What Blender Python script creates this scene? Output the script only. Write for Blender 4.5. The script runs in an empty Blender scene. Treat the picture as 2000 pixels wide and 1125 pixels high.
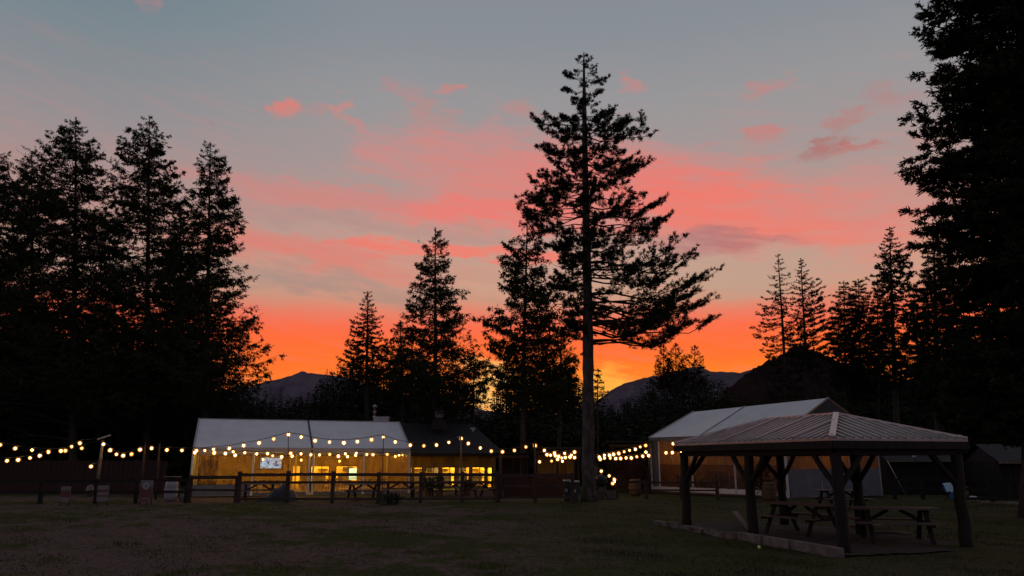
import bpy, math, random
import numpy as np
from mathutils import Vector, Matrix

random.seed(7)
RNG = np.random.default_rng(11)
C = bpy.context.scene.collection
sc = bpy.context.scene

# ------------------------------------------------------------------ camera
F, H = 1480.0, 1.9
PITCH = math.atan(335.5 / F)
cp_, sp_ = math.cos(PITCH), math.sin(PITCH)
cam = bpy.data.cameras.new('camera')
cam.sensor_width = 36.0
cam.lens = F / 2000 * 36.0
cam.clip_start = 0.1
cam.clip_end = 12000
co = bpy.data.objects.new('camera', cam)
co.location = (0, 0, H)
co.rotation_euler = (math.pi / 2 + PITCH, 0, 0)
C.objects.link(co)
sc.camera = co


def ray(x, y):
    u = (x - 1000) / F
    v = (562.5 - y) / F
    return (u, cp_ - v * sp_, v * cp_ + sp_)


def at(x, y, Y):
    """photo pixel -> world point at distance Y down the site"""
    d = ray(x, y)
    t = Y / d[1]
    return Vector((d[0] * t, Y, H + d[2] * t))


def gz(x, y, z=0.0):
    d = ray(x, y)
    t = (z - H) / d[2]
    return Vector((d[0] * t, d[1] * t, z))


def azel(x, y):
    d = ray(x, y)
    n = math.sqrt(sum(k * k for k in d))
    return math.degrees(math.atan2(d[0], d[1])), math.degrees(math.asin(d[2] / n))


def lin(r, g, b):
    f = lambda c: (c / 255 / 12.92) if c <= 10.3 else ((c / 255 + 0.055) / 1.055) ** 2.4
    return (f(r), f(g), f(b), 1.0)


# ------------------------------------------------------------------ world: dusk sky
sc.view_settings.view_transform = 'Standard'
sc.view_settings.look = 'None'
sc.view_settings.gamma = 1.0
sc.view_settings.use_curve_mapping = False
sc.view_settings.exposure = 0.0

W = bpy.data.worlds.new('World')
sc.world = W
W.use_nodes = True
wt = W.node_tree
wt.nodes.clear()


class NT:
    def __init__(s, tree):
        s.t = tree

    def n(s, kind, **kw):
        nd = s.t.nodes.new(kind)
        for k, v in kw.items():
            setattr(nd, k, v)
        return nd

    def put(s, sock, v):
        if isinstance(v, bpy.types.NodeSocket):
            s.t.links.new(v, sock)
        else:
            sock.default_value = v

    def m(s, op, a, b=0.0, c=None, clamp=False):
        nd = s.n('ShaderNodeMath', operation=op, use_clamp=clamp)
        s.put(nd.inputs[0], a)
        s.put(nd.inputs[1], b)
        if c is not None:
            s.put(nd.inputs[2], c)
        return nd.outputs[0]

    def smooth(s, v, a, b):
        nd = s.n('ShaderNodeMapRange', interpolation_type='SMOOTHSTEP')
        s.put(nd.inputs[0], v)
        nd.inputs[1].default_value = a
        nd.inputs[2].default_value = b
        return nd.outputs[0]

    def mix(s, f, a, b, mode='MIX'):
        nd = s.n('ShaderNodeMix', data_type='RGBA', blend_type=mode)
        s.put(nd.inputs[0], f)
        s.put(nd.inputs[6], a)
        s.put(nd.inputs[7], b)
        return nd.outputs[2]

    def ramp(s, v, stops, interp='LINEAR'):
        nd = s.n('ShaderNodeValToRGB')
        cr = nd.color_ramp
        cr.interpolation = interp
        while len(cr.elements) < len(stops):
            cr.elements.new(0.5)
        for e, (p, c) in zip(cr.elements, stops):
            e.position = p
            e.color = c
        s.put(nd.inputs[0], v)
        return nd.outputs[0]

    def noise(s, vec, scale, detail=3, rough=0.5, dim='3D'):
        nd = s.n('ShaderNodeTexNoise', noise_dimensions=dim)
        if vec is not None:
            s.put(nd.inputs['Vector'], vec)
        nd.inputs['Scale'].default_value = scale
        nd.inputs['Detail'].default_value = detail
        nd.inputs['Roughness'].default_value = rough
        return nd.outputs[0]

    def xyz(s, x, y, z=0.0):
        nd = s.n('ShaderNodeCombineXYZ')
        s.put(nd.inputs[0], x)
        s.put(nd.inputs[1], y)
        s.put(nd.inputs[2], z)
        return nd.outputs[0]


w = NT(wt)
tc = w.n('ShaderNodeTexCoord')
sep = w.n('ShaderNodeSeparateXYZ')
wt.links.new(tc.outputs['Generated'], sep.inputs[0])
az0 = w.m('MULTIPLY', w.m('ARCTAN2', sep.outputs[0], sep.outputs[1]), 57.2958)
el0 = w.m('MULTIPLY', w.m('ARCSINE', sep.outputs[2]), 57.2958)
# wind-drawn warp for the cloud edges
wv = w.xyz(w.m('MULTIPLY', az0, 0.10), w.m('MULTIPLY', el0, 0.28))
wn = w.m('SUBTRACT', w.noise(wv, 1.3, 5, 0.6), 0.5)
wn2 = w.m('SUBTRACT', w.noise(w.xyz(w.m('MULTIPLY', az0, 0.12), w.m('MULTIPLY', el0, 0.3), 7.3), 1.5, 5, 0.6), 0.5)
az = w.m('ADD', az0, w.m('MULTIPLY', wn, 16.0))
el = w.m('ADD', el0, w.m('MULTIPLY', wn2, 4.5))
# ------ base gradient over elevation (scaled: position = elevation/60)
elp = w.m('DIVIDE', w.m('ADD', el0, w.m('MULTIPLY', wn2, 1.0)), 60.0, clamp=True)
sunward = w.ramp(elp, [
    (0.00, lin(255, 175, 70)), (0.075, lin(255, 140, 40)), (0.11, lin(255, 116, 34)), (0.14, lin(255, 108, 48)),
    (0.16, lin(252, 108, 70)), (0.177, lin(234, 124, 96)), (0.195, lin(208, 150, 124)), (0.215, lin(200, 160, 137)),
    (0.26, lin(190, 156, 142)), (0.317, lin(175, 150, 144)), (0.379, lin(162, 150, 149)),
    (0.44, lin(150, 149, 151)), (0.52, lin(136, 142, 149)), (0.70, lin(128, 132, 142)), (1.0, lin(124, 128, 140))])
leftw = w.ramp(elp, [
    (0.00, lin(236, 110, 60)), (0.12, lin(252, 106, 52)), (0.15, lin(252, 104, 62)),
    (0.168, lin(238, 110, 84)), (0.185, lin(204, 134, 116)), (0.21, lin(176, 148, 134)), (0.26, lin(184, 142, 132)),
    (0.31, lin(170, 142, 138)), (0.36, lin(152, 142, 144)), (0.42, lin(134, 139, 144)),
    (0.50, lin(114, 132, 141)), (0.58, lin(102, 127, 136)), (0.8, lin(112, 124, 136)), (1.0, lin(122, 128, 140))])
anti = w.ramp(elp, [
    (0.00, lin(100, 100, 118)), (0.12, lin(134, 116, 130)), (0.25, lin(136, 128, 142)),
    (0.5, lin(124, 128, 144)), (1.0, lin(122, 126, 140))])
fl = w.smooth(az0, -8, -34)
base = w.mix(fl, sunward, leftw)
away = w.smooth(w.m('ABSOLUTE', w.m('SUBTRACT', az0, 7.0)), 50, 125)
base = w.mix(away, base, anti)


def blob(col, cx, cy, rx, ry, rot, colour, amt, soft=1.0, sharp=False):
    """one bank of cloud: centre / radii in photo pixels, turned into azimuth and elevation"""
    a0, e0 = azel(cx, cy)
    a1, _ = azel(cx + 10, cy)
    _, e1 = azel(cx, cy - 10)
    ra = max(abs(a1 - a0) / 10 * rx, .01)
    re = max(abs(e1 - e0) / 10 * ry, .01)
    k = (ry / rx)
    th = math.radians(rot)
    da = w.m('SUBTRACT', az if not sharp else w.m('ADD', az0, w.m('MULTIPLY', wn_fine2, 5.0)), a0)
    de = w.m('SUBTRACT', el if not sharp else w.m('ADD', el0, w.m('MULTIPLY', wn_fine, 2.2)), e0)
    # rotate (clockwise in the picture for positive rot)
    u = w.m('SUBTRACT', w.m('MULTIPLY', da, math.cos(th)), w.m('MULTIPLY', de, math.sin(th)))
    v = w.m('ADD', w.m('MULTIPLY', da, math.sin(th)), w.m('MULTIPLY', de, math.cos(th)))
    u = w.m('DIVIDE', u, ra)
    v = w.m('DIVIDE', v, re)
    d = w.m('ADD', w.m('MULTIPLY', u, u), w.m('MULTIPLY', v, v))
    grain = wn_fine if sharp else wn_streak
    d = w.m('ADD', d, w.m('MULTIPLY', grain, 5.0 if sharp else 3.6))
    f = w.m('MULTIPLY', w.smooth(d, 1.0 + 1.05 * soft, 1.0 - 1.35 * soft), amt)
    return w.mix(f, col, lin(*colour))


wn_streak = w.m('SUBTRACT', w.noise(w.xyz(w.m('MULTIPLY', az0, 0.075), w.m('MULTIPLY', w.m('ADD', el0, w.m('MULTIPLY', az0, 0.16)), 0.62), 3.1), 2.6, 9, 0.68), 0.5)
wn_fine2 = w.m('SUBTRACT', w.noise(w.xyz(w.m('MULTIPLY', az0, 0.30), w.m('MULTIPLY', el0, 0.7), 19.1), 2.2, 5, 0.65), 0.5)
wn_fine = w.m('SUBTRACT', w.noise(w.xyz(w.m('MULTIPLY', az0, 0.35), w.m('MULTIPLY', el0, 0.8), 9.1), 1.8, 5, 0.65), 0.5)
sky = base
for a in [
    # broad banks
    (1000, 345, 230, 75, 8, (236, 124, 112), .72, 1.25),
    (1340, 385, 225, 80, 14, (246, 116, 102), .88, 1.25),
    (1560, 440, 300, 60, 14, (238, 124, 108), .75, 1.0),
    (1720, 385, 190, 60, 6, (216, 136, 126), .55, 1.0),
    (760, 400, 340, 26, 3, (222, 124, 116), .60, 1.0),
    (1000, 418, 220, 32, 0, (245, 120, 108), .65, 1.0),
    (900, 492, 260, 17, 2, (248, 118, 100), .80, .9),
    (600, 492, 230, 34, 6, (228, 118, 106), .65, 1.0),
    (700, 525, 190, 14, 6, (232, 120, 104), .45, 1.0),
    (640, 556, 230, 26, 5, (160, 132, 126), .60, 1.0),
    (620, 425, 160, 16, 2, (178, 138, 134), .50, 1.0),
    (1390, 472, 130, 22, 6, (170, 116, 116), .75, .9),
    (1560, 510, 230, 24, 8, (188, 156, 142), .55, 1.0),
    (1450, 545, 240, 30, 2, (186, 156, 136), .50, 1.0),
    (880, 455, 180, 18, 3, (186, 140, 130), .55, 1.0),
    (830, 540, 300, 22, 2, (200, 144, 128), .45, 1.0),
    # the glow where the sun went down
    (1190, 778, 80, 60, 0, (255, 205, 84), .95, 1.0),
    (945, 752, 60, 55, 0, (255, 205, 120), .95, 1.0),
    (1200, 745, 300, 40, 0, (255, 140, 34), .40, 1.0),
]:
    sky = blob(sky, *a)
for a in [(*q[:6], q[6] * .70, q[7] * 1.5) for q in [
    (560, 212, 26, 13, -22, (240, 118, 100), .95, .9),
    (618, 212, 30, 9, -8, (205, 128, 122), .6, 1.0),
    (664, 214, 13, 16, 20, (222, 130, 118), .7, 1.0),
    (695, 242, 42, 10, 28, (216, 128, 118), .65, 1.0),
    (766, 170, 22, 12, 30, (196, 132, 128), .6, 1.0),
    (815, 215, 24, 34, -10, (208, 126, 120), .6, 1.0),
    (862, 230, 34, 22, -30, (205, 126, 120), .5, 1.0),
    (875, 177, 19, 8, -6, (224, 122, 108), .8, .9),
    (1012, 212, 36, 16, 14, (214, 124, 116), .65, 1.0),
    (1238, 163, 22, 14, 5, (222, 124, 116), .8, .9),
    (1496, 174, 42, 14, -12, (204, 128, 120), .8, .9),
    (1742, 187, 46, 20, 5, (188, 124, 120), .7, 1.0),
    (1652, 235, 38, 14, -14, (190, 116, 108), .85, .9),
    (1490, 262, 42, 13, 0, (212, 116, 108), .85, .9),
    (1612, 287, 40, 18, -18, (176, 96, 90), .95, .9),
    (1668, 290, 52, 8, 3, (190, 104, 96), .9, .9),
    (1500, 308, 24, 7, 0, (210, 118, 110), .5, 1.0),
    (1385, 286, 24, 7, 0, (204, 126, 118), .5, 1.0),
    (1830, 275, 60, 16, 0, (206, 128, 120), .5, 1.0),
    (283, 8, 24, 10, 4, (172, 128, 134), .8, 1.0),
    (412, 240, 16, 7, 4, (152, 130, 136), .6, 1.0),
]]:
    sky = blob(sky, *a, sharp=True)
# thin streaks over everything
st = w.smooth(wn_streak, -0.05, 0.28)
st = w.m('MULTIPLY', st, w.smooth(el0, 34, 12))
sky = w.mix(w.m('MULTIPLY', st, 0.30), sky, lin(236, 132, 116))

nish = w.n('ShaderNodeTexSky', sky_type='NISHITA')
nish.sun_disc = False
nish.sun_elevation = math.radians(-2.0)
nish.sun_rotation = math.radians(7.3)
bg1 = w.n('ShaderNodeBackground')
wt.links.new(sky, bg1.inputs[0])
bg1.inputs[1].default_value = 1.0
bg2 = w.n('ShaderNodeBackground')
wt.links.new(nish.outputs[0], bg2.inputs[0])
bg2.inputs[1].default_value = 0.02
addw = w.n('ShaderNodeAddShader')
wt.links.new(bg1.outputs[0], addw.inputs[0])
wt.links.new(bg2.outputs[0], addw.inputs[1])
wo = w.n('ShaderNodeOutputWorld')
wt.links.new(addw.outputs[0], wo.inputs[0])
W.cycles.sampling_method = 'MANUAL'
W.cycles.sample_map_resolution = 512

# the sun has gone under the ridge: only a trace of it is left, straight ahead
sl = bpy.data.lights.new('sun', 'SUN')
sl.energy = 0.05
sl.angle = math.radians(8)
sl.color = (1.0, 0.5, 0.25)
so = bpy.data.objects.new('sun', sl)
so.rotation_euler = (math.radians(-88), 0, math.radians(-7.3))
C.objects.link(so)

# ------------------------------------------------------------------ materials
MATS = {}


def mat(name, col, rough=0.8, metal=0.0, var=0.0, scale=6.0, bump=0.0, stretch=(1, 1, 1), spec=0.3, col2=None, coat=0.0):
    m = bpy.data.materials.new(name)
    m.use_nodes = True
    nt = NT(m.node_tree)
    b = m.node_tree.nodes['Principled BSDF']
    b.inputs['Roughness'].default_value = rough
    b.inputs['Metallic'].default_value = metal
    b.inputs['Specular IOR Level'].default_value = spec
    c = (*col, 1.0)
    if var > 0 or bump > 0 or col2:
        t = nt.n('ShaderNodeTexCoord')
        mp = nt.n('ShaderNodeMapping')
        mp.inputs['Scale'].default_value = stretch
        m.node_tree.links.new(t.outputs['Object'], mp.inputs[0])
        nz = nt.noise(mp.outputs[0], scale, 5, 0.6)
        c2 = (*(col2 or tuple(k * (1 - var) for k in col)), 1.0)
        m.node_tree.links.new(nt.mix(nt.smooth(nz, .35, .65), c, c2), b.inputs['Base Color'])
        if bump > 0:
            bp = nt.n('ShaderNodeBump')
            bp.inputs['Strength'].default_value = bump
            bp.inputs['Distance'].default_value = 0.02
            m.node_tree.links.new(nt.noise(mp.outputs[0], scale * 2.2, 5, 0.65), bp.inputs['Height'])
            m.node_tree.links.new(bp.outputs[0], b.inputs['Normal'])
    else:
        b.inputs['Base Color'].default_value = c
    MATS[name] = m
    return m


def emis(name, col, strength):
    m = bpy.data.materials.new(name)
    m.use_nodes = True
    nt = m.node_tree
    nt.nodes.clear()
    e = nt.nodes.new('ShaderNodeEmission')
    e.inputs[0].default_value = (*col, 1)
    e.inputs[1].default_value = strength
    o = nt.nodes.new('ShaderNodeOutputMaterial')
    nt.links.new(e.outputs[0], o.inputs[0])
    MATS[name] = m
    return m


mat('bark', (.055, .045, .038), .95, var=.55, scale=5, bump=.9, stretch=(1.6, 1.6, .5))
mat('pine_bark', (.085, .068, .058), .95, var=.6, scale=4, bump=1.0, stretch=(1.6, 1.6, .6))
mat('limb', (.035, .028, .022), .95)
mat('needles', (.026, .034, .018), .9, var=.4, scale=1.5, spec=.1)
mat('cedar_leaf', (.030, .038, .018), .9, var=.4, scale=1.2, spec=.1)
mat('twig_leaf', (.03, .014, .010), .9, var=.4, scale=1.2, spec=.1)
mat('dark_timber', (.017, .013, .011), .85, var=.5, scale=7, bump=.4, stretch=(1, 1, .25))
mat('fence_wood', (.060, .034, .026), .85, var=.45, scale=6, bump=.4, stretch=(.3, 1, 1))
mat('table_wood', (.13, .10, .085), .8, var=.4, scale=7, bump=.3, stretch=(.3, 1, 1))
mat('red_boards', (.036, .016, .013), .85, var=.5, scale=3, bump=.3, stretch=(1, 1, .3))
mat('board_edge', (.17, .14, .11), .8, var=.4, scale=5)
mat('roof_metal', (.37, .33, .31), .38, .3, var=.22, scale=2.2, spec=.5)
mat('roof_dark', (.030, .028, .030), .8, var=.4, scale=4, bump=.5)
mat('ridge_metal', (.55, .46, .43), .4, .3)
mat('tent_white', (.57, .57, .59), .42, var=.10, scale=1.4, bump=.12)
mat('tent_frame', (.30, .30, .32), .5, .2)
mat('tent_grey', (.12, .13, .15), .6, var=.15, scale=2, bump=.2)
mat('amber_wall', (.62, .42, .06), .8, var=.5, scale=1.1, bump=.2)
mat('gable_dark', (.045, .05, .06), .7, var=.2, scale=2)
mat('lodge_wall', (.26, .16, .035), .8, var=.5, scale=2.4, stretch=(1, 1, .3))
mat('concrete', (.17, .145, .13), .95, var=.4, scale=3, bump=.6)
mat('stone', (.15, .125, .115), .95, var=.5, scale=3, bump=.7)
mat('gravel_dark', (.050, .042, .038), .95, var=.6, scale=14, bump=.9)
mat('plastic_white', (.26, .27, .29), .5, var=.15, scale=3)
mat('sign_white', (.17, .15, .15), .6, var=.25, scale=5)
mat('sign_red', (.11, .035, .035), .6)
mat('bin_green', (.02, .035, .03), .5)
mat('wire', (.02, .02, .02), .6)
mat('pale_metal', (.42, .42, .43), .4, .5, var=.2, scale=6)
mat('rust', (.20, .06, .04), .8)
mat('tarp', (.016, .019, .026), .55, bump=.3, scale=4)
mat('blue_cloth', (.03, .12, .30), .8, var=.3, scale=8)
mat('pale_cloth', (.42, .62, .72), .8, var=.12, scale=8)
mat('pink_cloth', (.50, .40, .40), .8)
mat('barrel', (.12, .065, .035), .8, var=.4, scale=6)
mat('yellow_ball', (.60, .62, .20), .7)
mat('screen_frame', (.02, .02, .02), .4)
mat('shrub', (.03, .045, .02), .9, var=.4, scale=4)
mat('mountain', (.085, .062, .085), 1.0, var=.35, scale=.006, spec=0, col2=(.12, .10, .12))  # purple-grey colour stands in for distance haze, no air is built
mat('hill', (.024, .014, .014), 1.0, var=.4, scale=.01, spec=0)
emis('bulb_core', (1.0, .66, .27), 17.0)
emis('bulb_core_dim', (1.0, .58, .20), 8.0)
emis('bulb_core_bright', (1.0, .70, .32), 24.0)
emis('lamp_glow', (1.0, .62, .22), 14.0)
emis('cool_glow', (.75, 1.0, .85), 1.6)


def halo_mat():  # see-through shell whose orange emission paints the halo round each bulb
    m = bpy.data.materials.new('bulb_halo')
    m.use_nodes = True
    nt = m.node_tree
    nt.nodes.clear()
    tr = nt.nodes.new('ShaderNodeBsdfTransparent')
    tr.inputs[0].default_value = (1, .82, .6, 1)
    e = nt.nodes.new('ShaderNodeEmission')
    e.inputs[0].default_value = (1, .36, .06, 1)
    e.inputs[1].default_value = .34
    a = nt.nodes.new('ShaderNodeAddShader')
    o = nt.nodes.new('ShaderNodeOutputMaterial')
    nt.links.new(tr.outputs[0], a.inputs[0])
    nt.links.new(e.outputs[0], a.inputs[1])
    nt.links.new(a.outputs[0], o.inputs[0])
    m.cycles.emission_sampling = 'NONE'
    MATS['bulb_halo'] = m


halo_mat()


def vinyl_mat(name, tint, haze, hcol, scl=(1.4, 1.4, .5), dmix=.12):
    """clear PVC window sheet: see-through, slightly milky, wrinkled highlights"""
    m = bpy.data.materials.new(name)
    m.use_nodes = True
    nt = NT(m.node_tree)
    m.node_tree.nodes.clear()
    t = nt.n('ShaderNodeTexCoord')
    mp = nt.n('ShaderNodeMapping')
    mp.inputs['Scale'].default_value = scl
    m.node_tree.links.new(t.outputs['Object'], mp.inputs[0])
    nz = nt.noise(mp.outputs[0], 3.2, 6, .65)
    bp = nt.n('ShaderNodeBump')
    bp.inputs['Strength'].default_value = .9
    bp.inputs['Distance'].default_value = .06
    m.node_tree.links.new(nz, bp.inputs['Height'])
    tr = nt.n('ShaderNodeBsdfTransparent')
    tr.inputs[0].default_value = (*tint, 1)
    tl = nt.n('ShaderNodeBsdfTranslucent')
    tl.inputs[0].default_value = (*hcol, 1)
    df = nt.n('ShaderNodeBsdfDiffuse')
    df.inputs[0].default_value = (.12, .11, .10, 1)
    gl = nt.n('ShaderNodeBsdfGlossy')
    gl.inputs['Roughness'].default_value = .18
    m.node_tree.links.new(bp.outputs[0], gl.inputs['Normal'])
    m1 = nt.n('ShaderNodeMixShader')
    m1.inputs[0].default_value = dmix
    m.node_tree.links.new(tl.outputs[0], m1.inputs[1])
    m.node_tree.links.new(df.outputs[0], m1.inputs[2])
    m2 = nt.n('ShaderNodeMixShader')
    hz = nt.m('MULTIPLY', nt.smooth(nz, .35, .7), haze)
    hz = nt.m('ADD', hz, haze * .5)
    m.node_tree.links.new(hz, m2.inputs[0])
    m.node_tree.links.new(tr.outputs[0], m2.inputs[1])
    m.node_tree.links.new(m1.outputs[0], m2.inputs[2])
    m3 = nt.n('ShaderNodeMixShader')
    m3.inputs[0].default_value = .035
    m.node_tree.links.new(m2.outputs[0], m3.inputs[1])
    m.node_tree.links.new(gl.outputs[0], m3.inputs[2])
    o = nt.n('ShaderNodeOutputMaterial')
    m.node_tree.links.new(m3.outputs[0], o.inputs[0])
    MATS[name] = m


vinyl_mat('vinyl', (.95, .88, .55), .20, (.9, .5, .12))
vinyl_mat('vinyl_low_shade', (.30, .20, .13), .30, (.4, .2, .1), (5, 5, 1.2), .5)  # dimness of the lower side wall put into a darker tint
vinyl_mat('vinyl_old', (.62, .52, .42), .60, (.6, .38, .2), (4.5, 4.5, .3), .45)


def window_mat(name, tint):
    m = bpy.data.materials.new(name)
    m.use_nodes = True
    nt = m.node_tree
    nt.nodes.clear()
    tr = nt.nodes.new('ShaderNodeBsdfTransparent')
    tr.inputs[0].default_value = (*tint, 1)
    gl = nt.nodes.new('ShaderNodeBsdfGlossy')
    gl.inputs['Roughness'].default_value = .03
    fr = nt.nodes.new('ShaderNodeFresnel')
    mx = nt.nodes.new('ShaderNodeMixShader')
    o = nt.nodes.new('ShaderNodeOutputMaterial')
    nt.links.new(fr.outputs[0], mx.inputs[0])
    nt.links.new(tr.outputs[0], mx.inputs[1])
    nt.links.new(gl.outputs[0], mx.inputs[2])
    nt.links.new(mx.outputs[0], o.inputs[0])
    MATS[name] = m


window_mat('glass', (.95, .93, .88))


def screen_mat():
    m = bpy.data.materials.new('tv_picture')
    m.use_nodes = True
    nt = NT(m.node_tree)
    m.node_tree.nodes.clear()
    t = nt.n('ShaderNodeTexCoord')
    n1 = nt.noise(t.outputs['Object'], 3.4, 3, .6)
    col = nt.ramp(n1, [(.3, (.01, .02, .06, 1)), (.44, (.08, .14, .4, 1)), (.53, (.35, .55, 1, 1)), (.6, (.05, .08, .2, 1)), (.75, (.9, .95, 1, 1))])
    e = nt.n('ShaderNodeEmission')
    m.node_tree.links.new(col, e.inputs[0])
    e.inputs[1].default_value = 1.5
    o = nt.n('ShaderNodeOutputMaterial')
    m.node_tree.links.new(e.outputs[0], o.inputs[0])
    MATS['tv_picture'] = m


screen_mat()

# ------------------------------------------------------------------ mesh helpers


class MB:
    def __init__(s):
        s.v, s.f = [], []

    def quad(s, a, b, c, d):
        n = len(s.v)
        s.v += [tuple(a), tuple(b), tuple(c), tuple(d)]
        s.f.append((n, n + 1, n + 2, n + 3))

    def poly(s, pts):
        n = len(s.v)
        s.v += [tuple(p) for p in pts]
        s.f.append(tuple(range(n, n + len(pts))))

    def box(s, c, size, rz=0.0, M=None):
        hx, hy, hz = size[0] / 2, size[1] / 2, size[2] / 2
        R = M or Matrix.Rotation(rz, 3, 'Z')
        n = len(s.v)
        c = Vector(c)
        for z in (-hz, hz):
            for x, y in ((-hx, -hy), (hx, -hy), (hx, hy), (-hx, hy)):
                s.v.append(tuple(c + R @ Vector((x, y, z))))
        for f in ((0, 3, 2, 1), (4, 5, 6, 7), (0, 1, 5, 4), (1, 2, 6, 5), (2, 3, 7, 6), (3, 0, 4, 7)):
            s.f.append(tuple(n + k for k in f))
        return s

    def beam(s, a, b, wd, ht, up=(0, 0, 1)):
        """box from a to b, width wd, height ht"""
        a, b = Vector(a), Vector(b)
        x = (b - a)
        L = x.length
        x.normalize()
        upv = Vector(up)
        y = upv.cross(x)
        if y.length < 1e-4:
            y = Vector((0, 1, 0)).cross(x)
        y.normalize()
        z = x.cross(y)
        M = Matrix((x, y, z)).transposed()
        return s.box((a + b) / 2, (L, wd, ht), M=M)

    def tube(s, pts, rad, n=8, cap=True):
        pts = [Vector(p) for p in pts]
        if not hasattr(rad, '__len__'):
            rad = [rad] * len(pts)
        b0 = len(s.v)
        for i, p in enumerate(pts):
            t = (pts[min(i + 1, len(pts) - 1)] - pts[max(i - 1, 0)]).normalized()
            a = Vector((1, 0, 0)) if abs(t.x) < .8 else Vector((0, 1, 0))
            u = t.cross(a).normalized()
            v = t.cross(u)
            for k in range(n):
                an = 2 * math.pi * k / n
                s.v.append(tuple(p + (u * math.cos(an) + v * math.sin(an)) * rad[i]))
        for i in range(len(pts) - 1):
            for k in range(n):
                a = b0 + i * n + k
                b = b0 + i * n + (k + 1) % n
                s.f.append((a, b, b + n, a + n))
        if cap:
            s.f.append(tuple(b0 + k for k in range(n))[::-1])
            s.f.append(tuple(b0 + (len(pts) - 1) * n + k for k in range(n)))
        return s

    def lathe(s, c, prof, n=12):
        """prof: (radius, z) list about a vertical axis at c"""
        b0 = len(s.v)
        for r, z in prof:
            for k in range(n):
                an = 2 * math.pi * k / n
                s.v.append((c[0] + r * math.cos(an), c[1] + r * math.sin(an), c[2] + z))
        for i in range(len(prof) - 1):
            for k in range(n):
                a = b0 + i * n + k
                b = b0 + i * n + (k + 1) % n
                s.f.append((a, b, b + n, a + n))
        s.f.append(tuple(b0 + k for k in range(n))[::-1])
        s.f.append(tuple(b0 + (len(prof) - 1) * n + k for k in range(n)))
        return s

    def build(s, name, m, parent=None, smooth=False):
        me = bpy.data.meshes.new(name)
        me.from_pydata(s.v, [], s.f)
        me.materials.append(MATS[m])
        if smooth:
            me.polygons.foreach_set('use_smooth', [True] * len(me.polygons))
        o = bpy.data.objects.new(name, me)
        C.objects.link(o)
        if parent:
            o.parent = parent
            o.matrix_parent_inverse = parent_inv(parent)
        return o


def parent_inv(p):
    if p.type == 'EMPTY':
        return Matrix.LocRotScale(p.location, p.rotation_euler, p.scale).inverted()
    return Matrix.Identity(4)


def tag(o, label, cat, group=None, kind=None):
    if label:
        o['label'] = label
    if cat:
        o['category'] = cat
    if group:
        o['group'] = group
    if kind:
        o['kind'] = kind
    return o


def thing(name, label, cat, group=None, loc=(0, 0, 0)):
    o = bpy.data.objects.new(name, None)
    o.empty_display_size = .2
    o.location = loc
    C.objects.link(o)
    return tag(o, label, cat, group)


def npmesh(name, verts, quads, m, parent=None):
    """verts (n,3) array, quads (k,4) or (k,3) array"""
    me = bpy.data.meshes.new(name)
    nv, nf, k = len(verts), len(quads), quads.shape[1]
    me.vertices.add(nv)
    me.vertices.foreach_set('co', np.ascontiguousarray(verts, dtype=np.float32).ravel())
    me.loops.add(nf * k)
    me.loops.foreach_set('vertex_index', np.ascontiguousarray(quads, dtype=np.int32).ravel())
    me.polygons.add(nf)
    me.polygons.foreach_set('loop_start', np.arange(0, nf * k, k, dtype=np.int32))
    me.polygons.foreach_set('loop_total', np.full(nf, k, dtype=np.int32))
    me.update(calc_edges=True)
    me.materials.append(MATS[m])
    o = bpy.data.objects.new(name, me)
    C.objects.link(o)
    if parent:
        o.parent = parent
        o.matrix_parent_inverse = parent_inv(parent)
    return o


def norm(a):
    return a / np.maximum(np.linalg.norm(a, axis=-1, keepdims=True), 1e-6)


def cards(P, D, ln, wd, rng):
    """diamond leaves: root P, direction D, length, width -> verts, quads"""
    n = len(P)
    D = norm(D)
    r = rng.normal(size=(n, 3))
    S = norm(np.cross(D, r))
    Lh = (D * ln[:, None])
    mid = P + Lh * .45
    hw = S * (wd[:, None] * .5)
    V = np.stack([P, mid + hw, P + Lh, mid - hw], axis=1).reshape(-1, 3)
    Q = np.arange(4 * n).reshape(n, 4)
    return V, Q


def tubes3(PTS, R):
    """PTS (n,k,3), R (n,k): three-sided tubes"""
    n, k, _ = PTS.shape
    T = np.gradient(PTS, axis=1)
    T = norm(T)
    up = np.array([0.13, 0.07, 1.0])
    U = norm(np.cross(T, np.broadcast_to(up, T.shape)))
    Vv = np.cross(T, U)
    rings = []
    for j in range(3):
        a = 2 * math.pi * j / 3
        rings.append(PTS + (U * math.cos(a) + Vv * math.sin(a)) * R[:, :, None])
    V = np.stack(rings, axis=2)  # n,k,3,3
    idx = np.arange(n * k * 3).reshape(n, k, 3)
    q = []
    for j in range(3):
        jj = (j + 1) % 3
        q.append(np.stack([idx[:, :-1, j], idx[:, :-1, jj], idx[:, 1:, jj], idx[:, 1:, j]], axis=-1).reshape(-1, 4))
    return V.reshape(-1, 3), np.concatenate(q)


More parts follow.
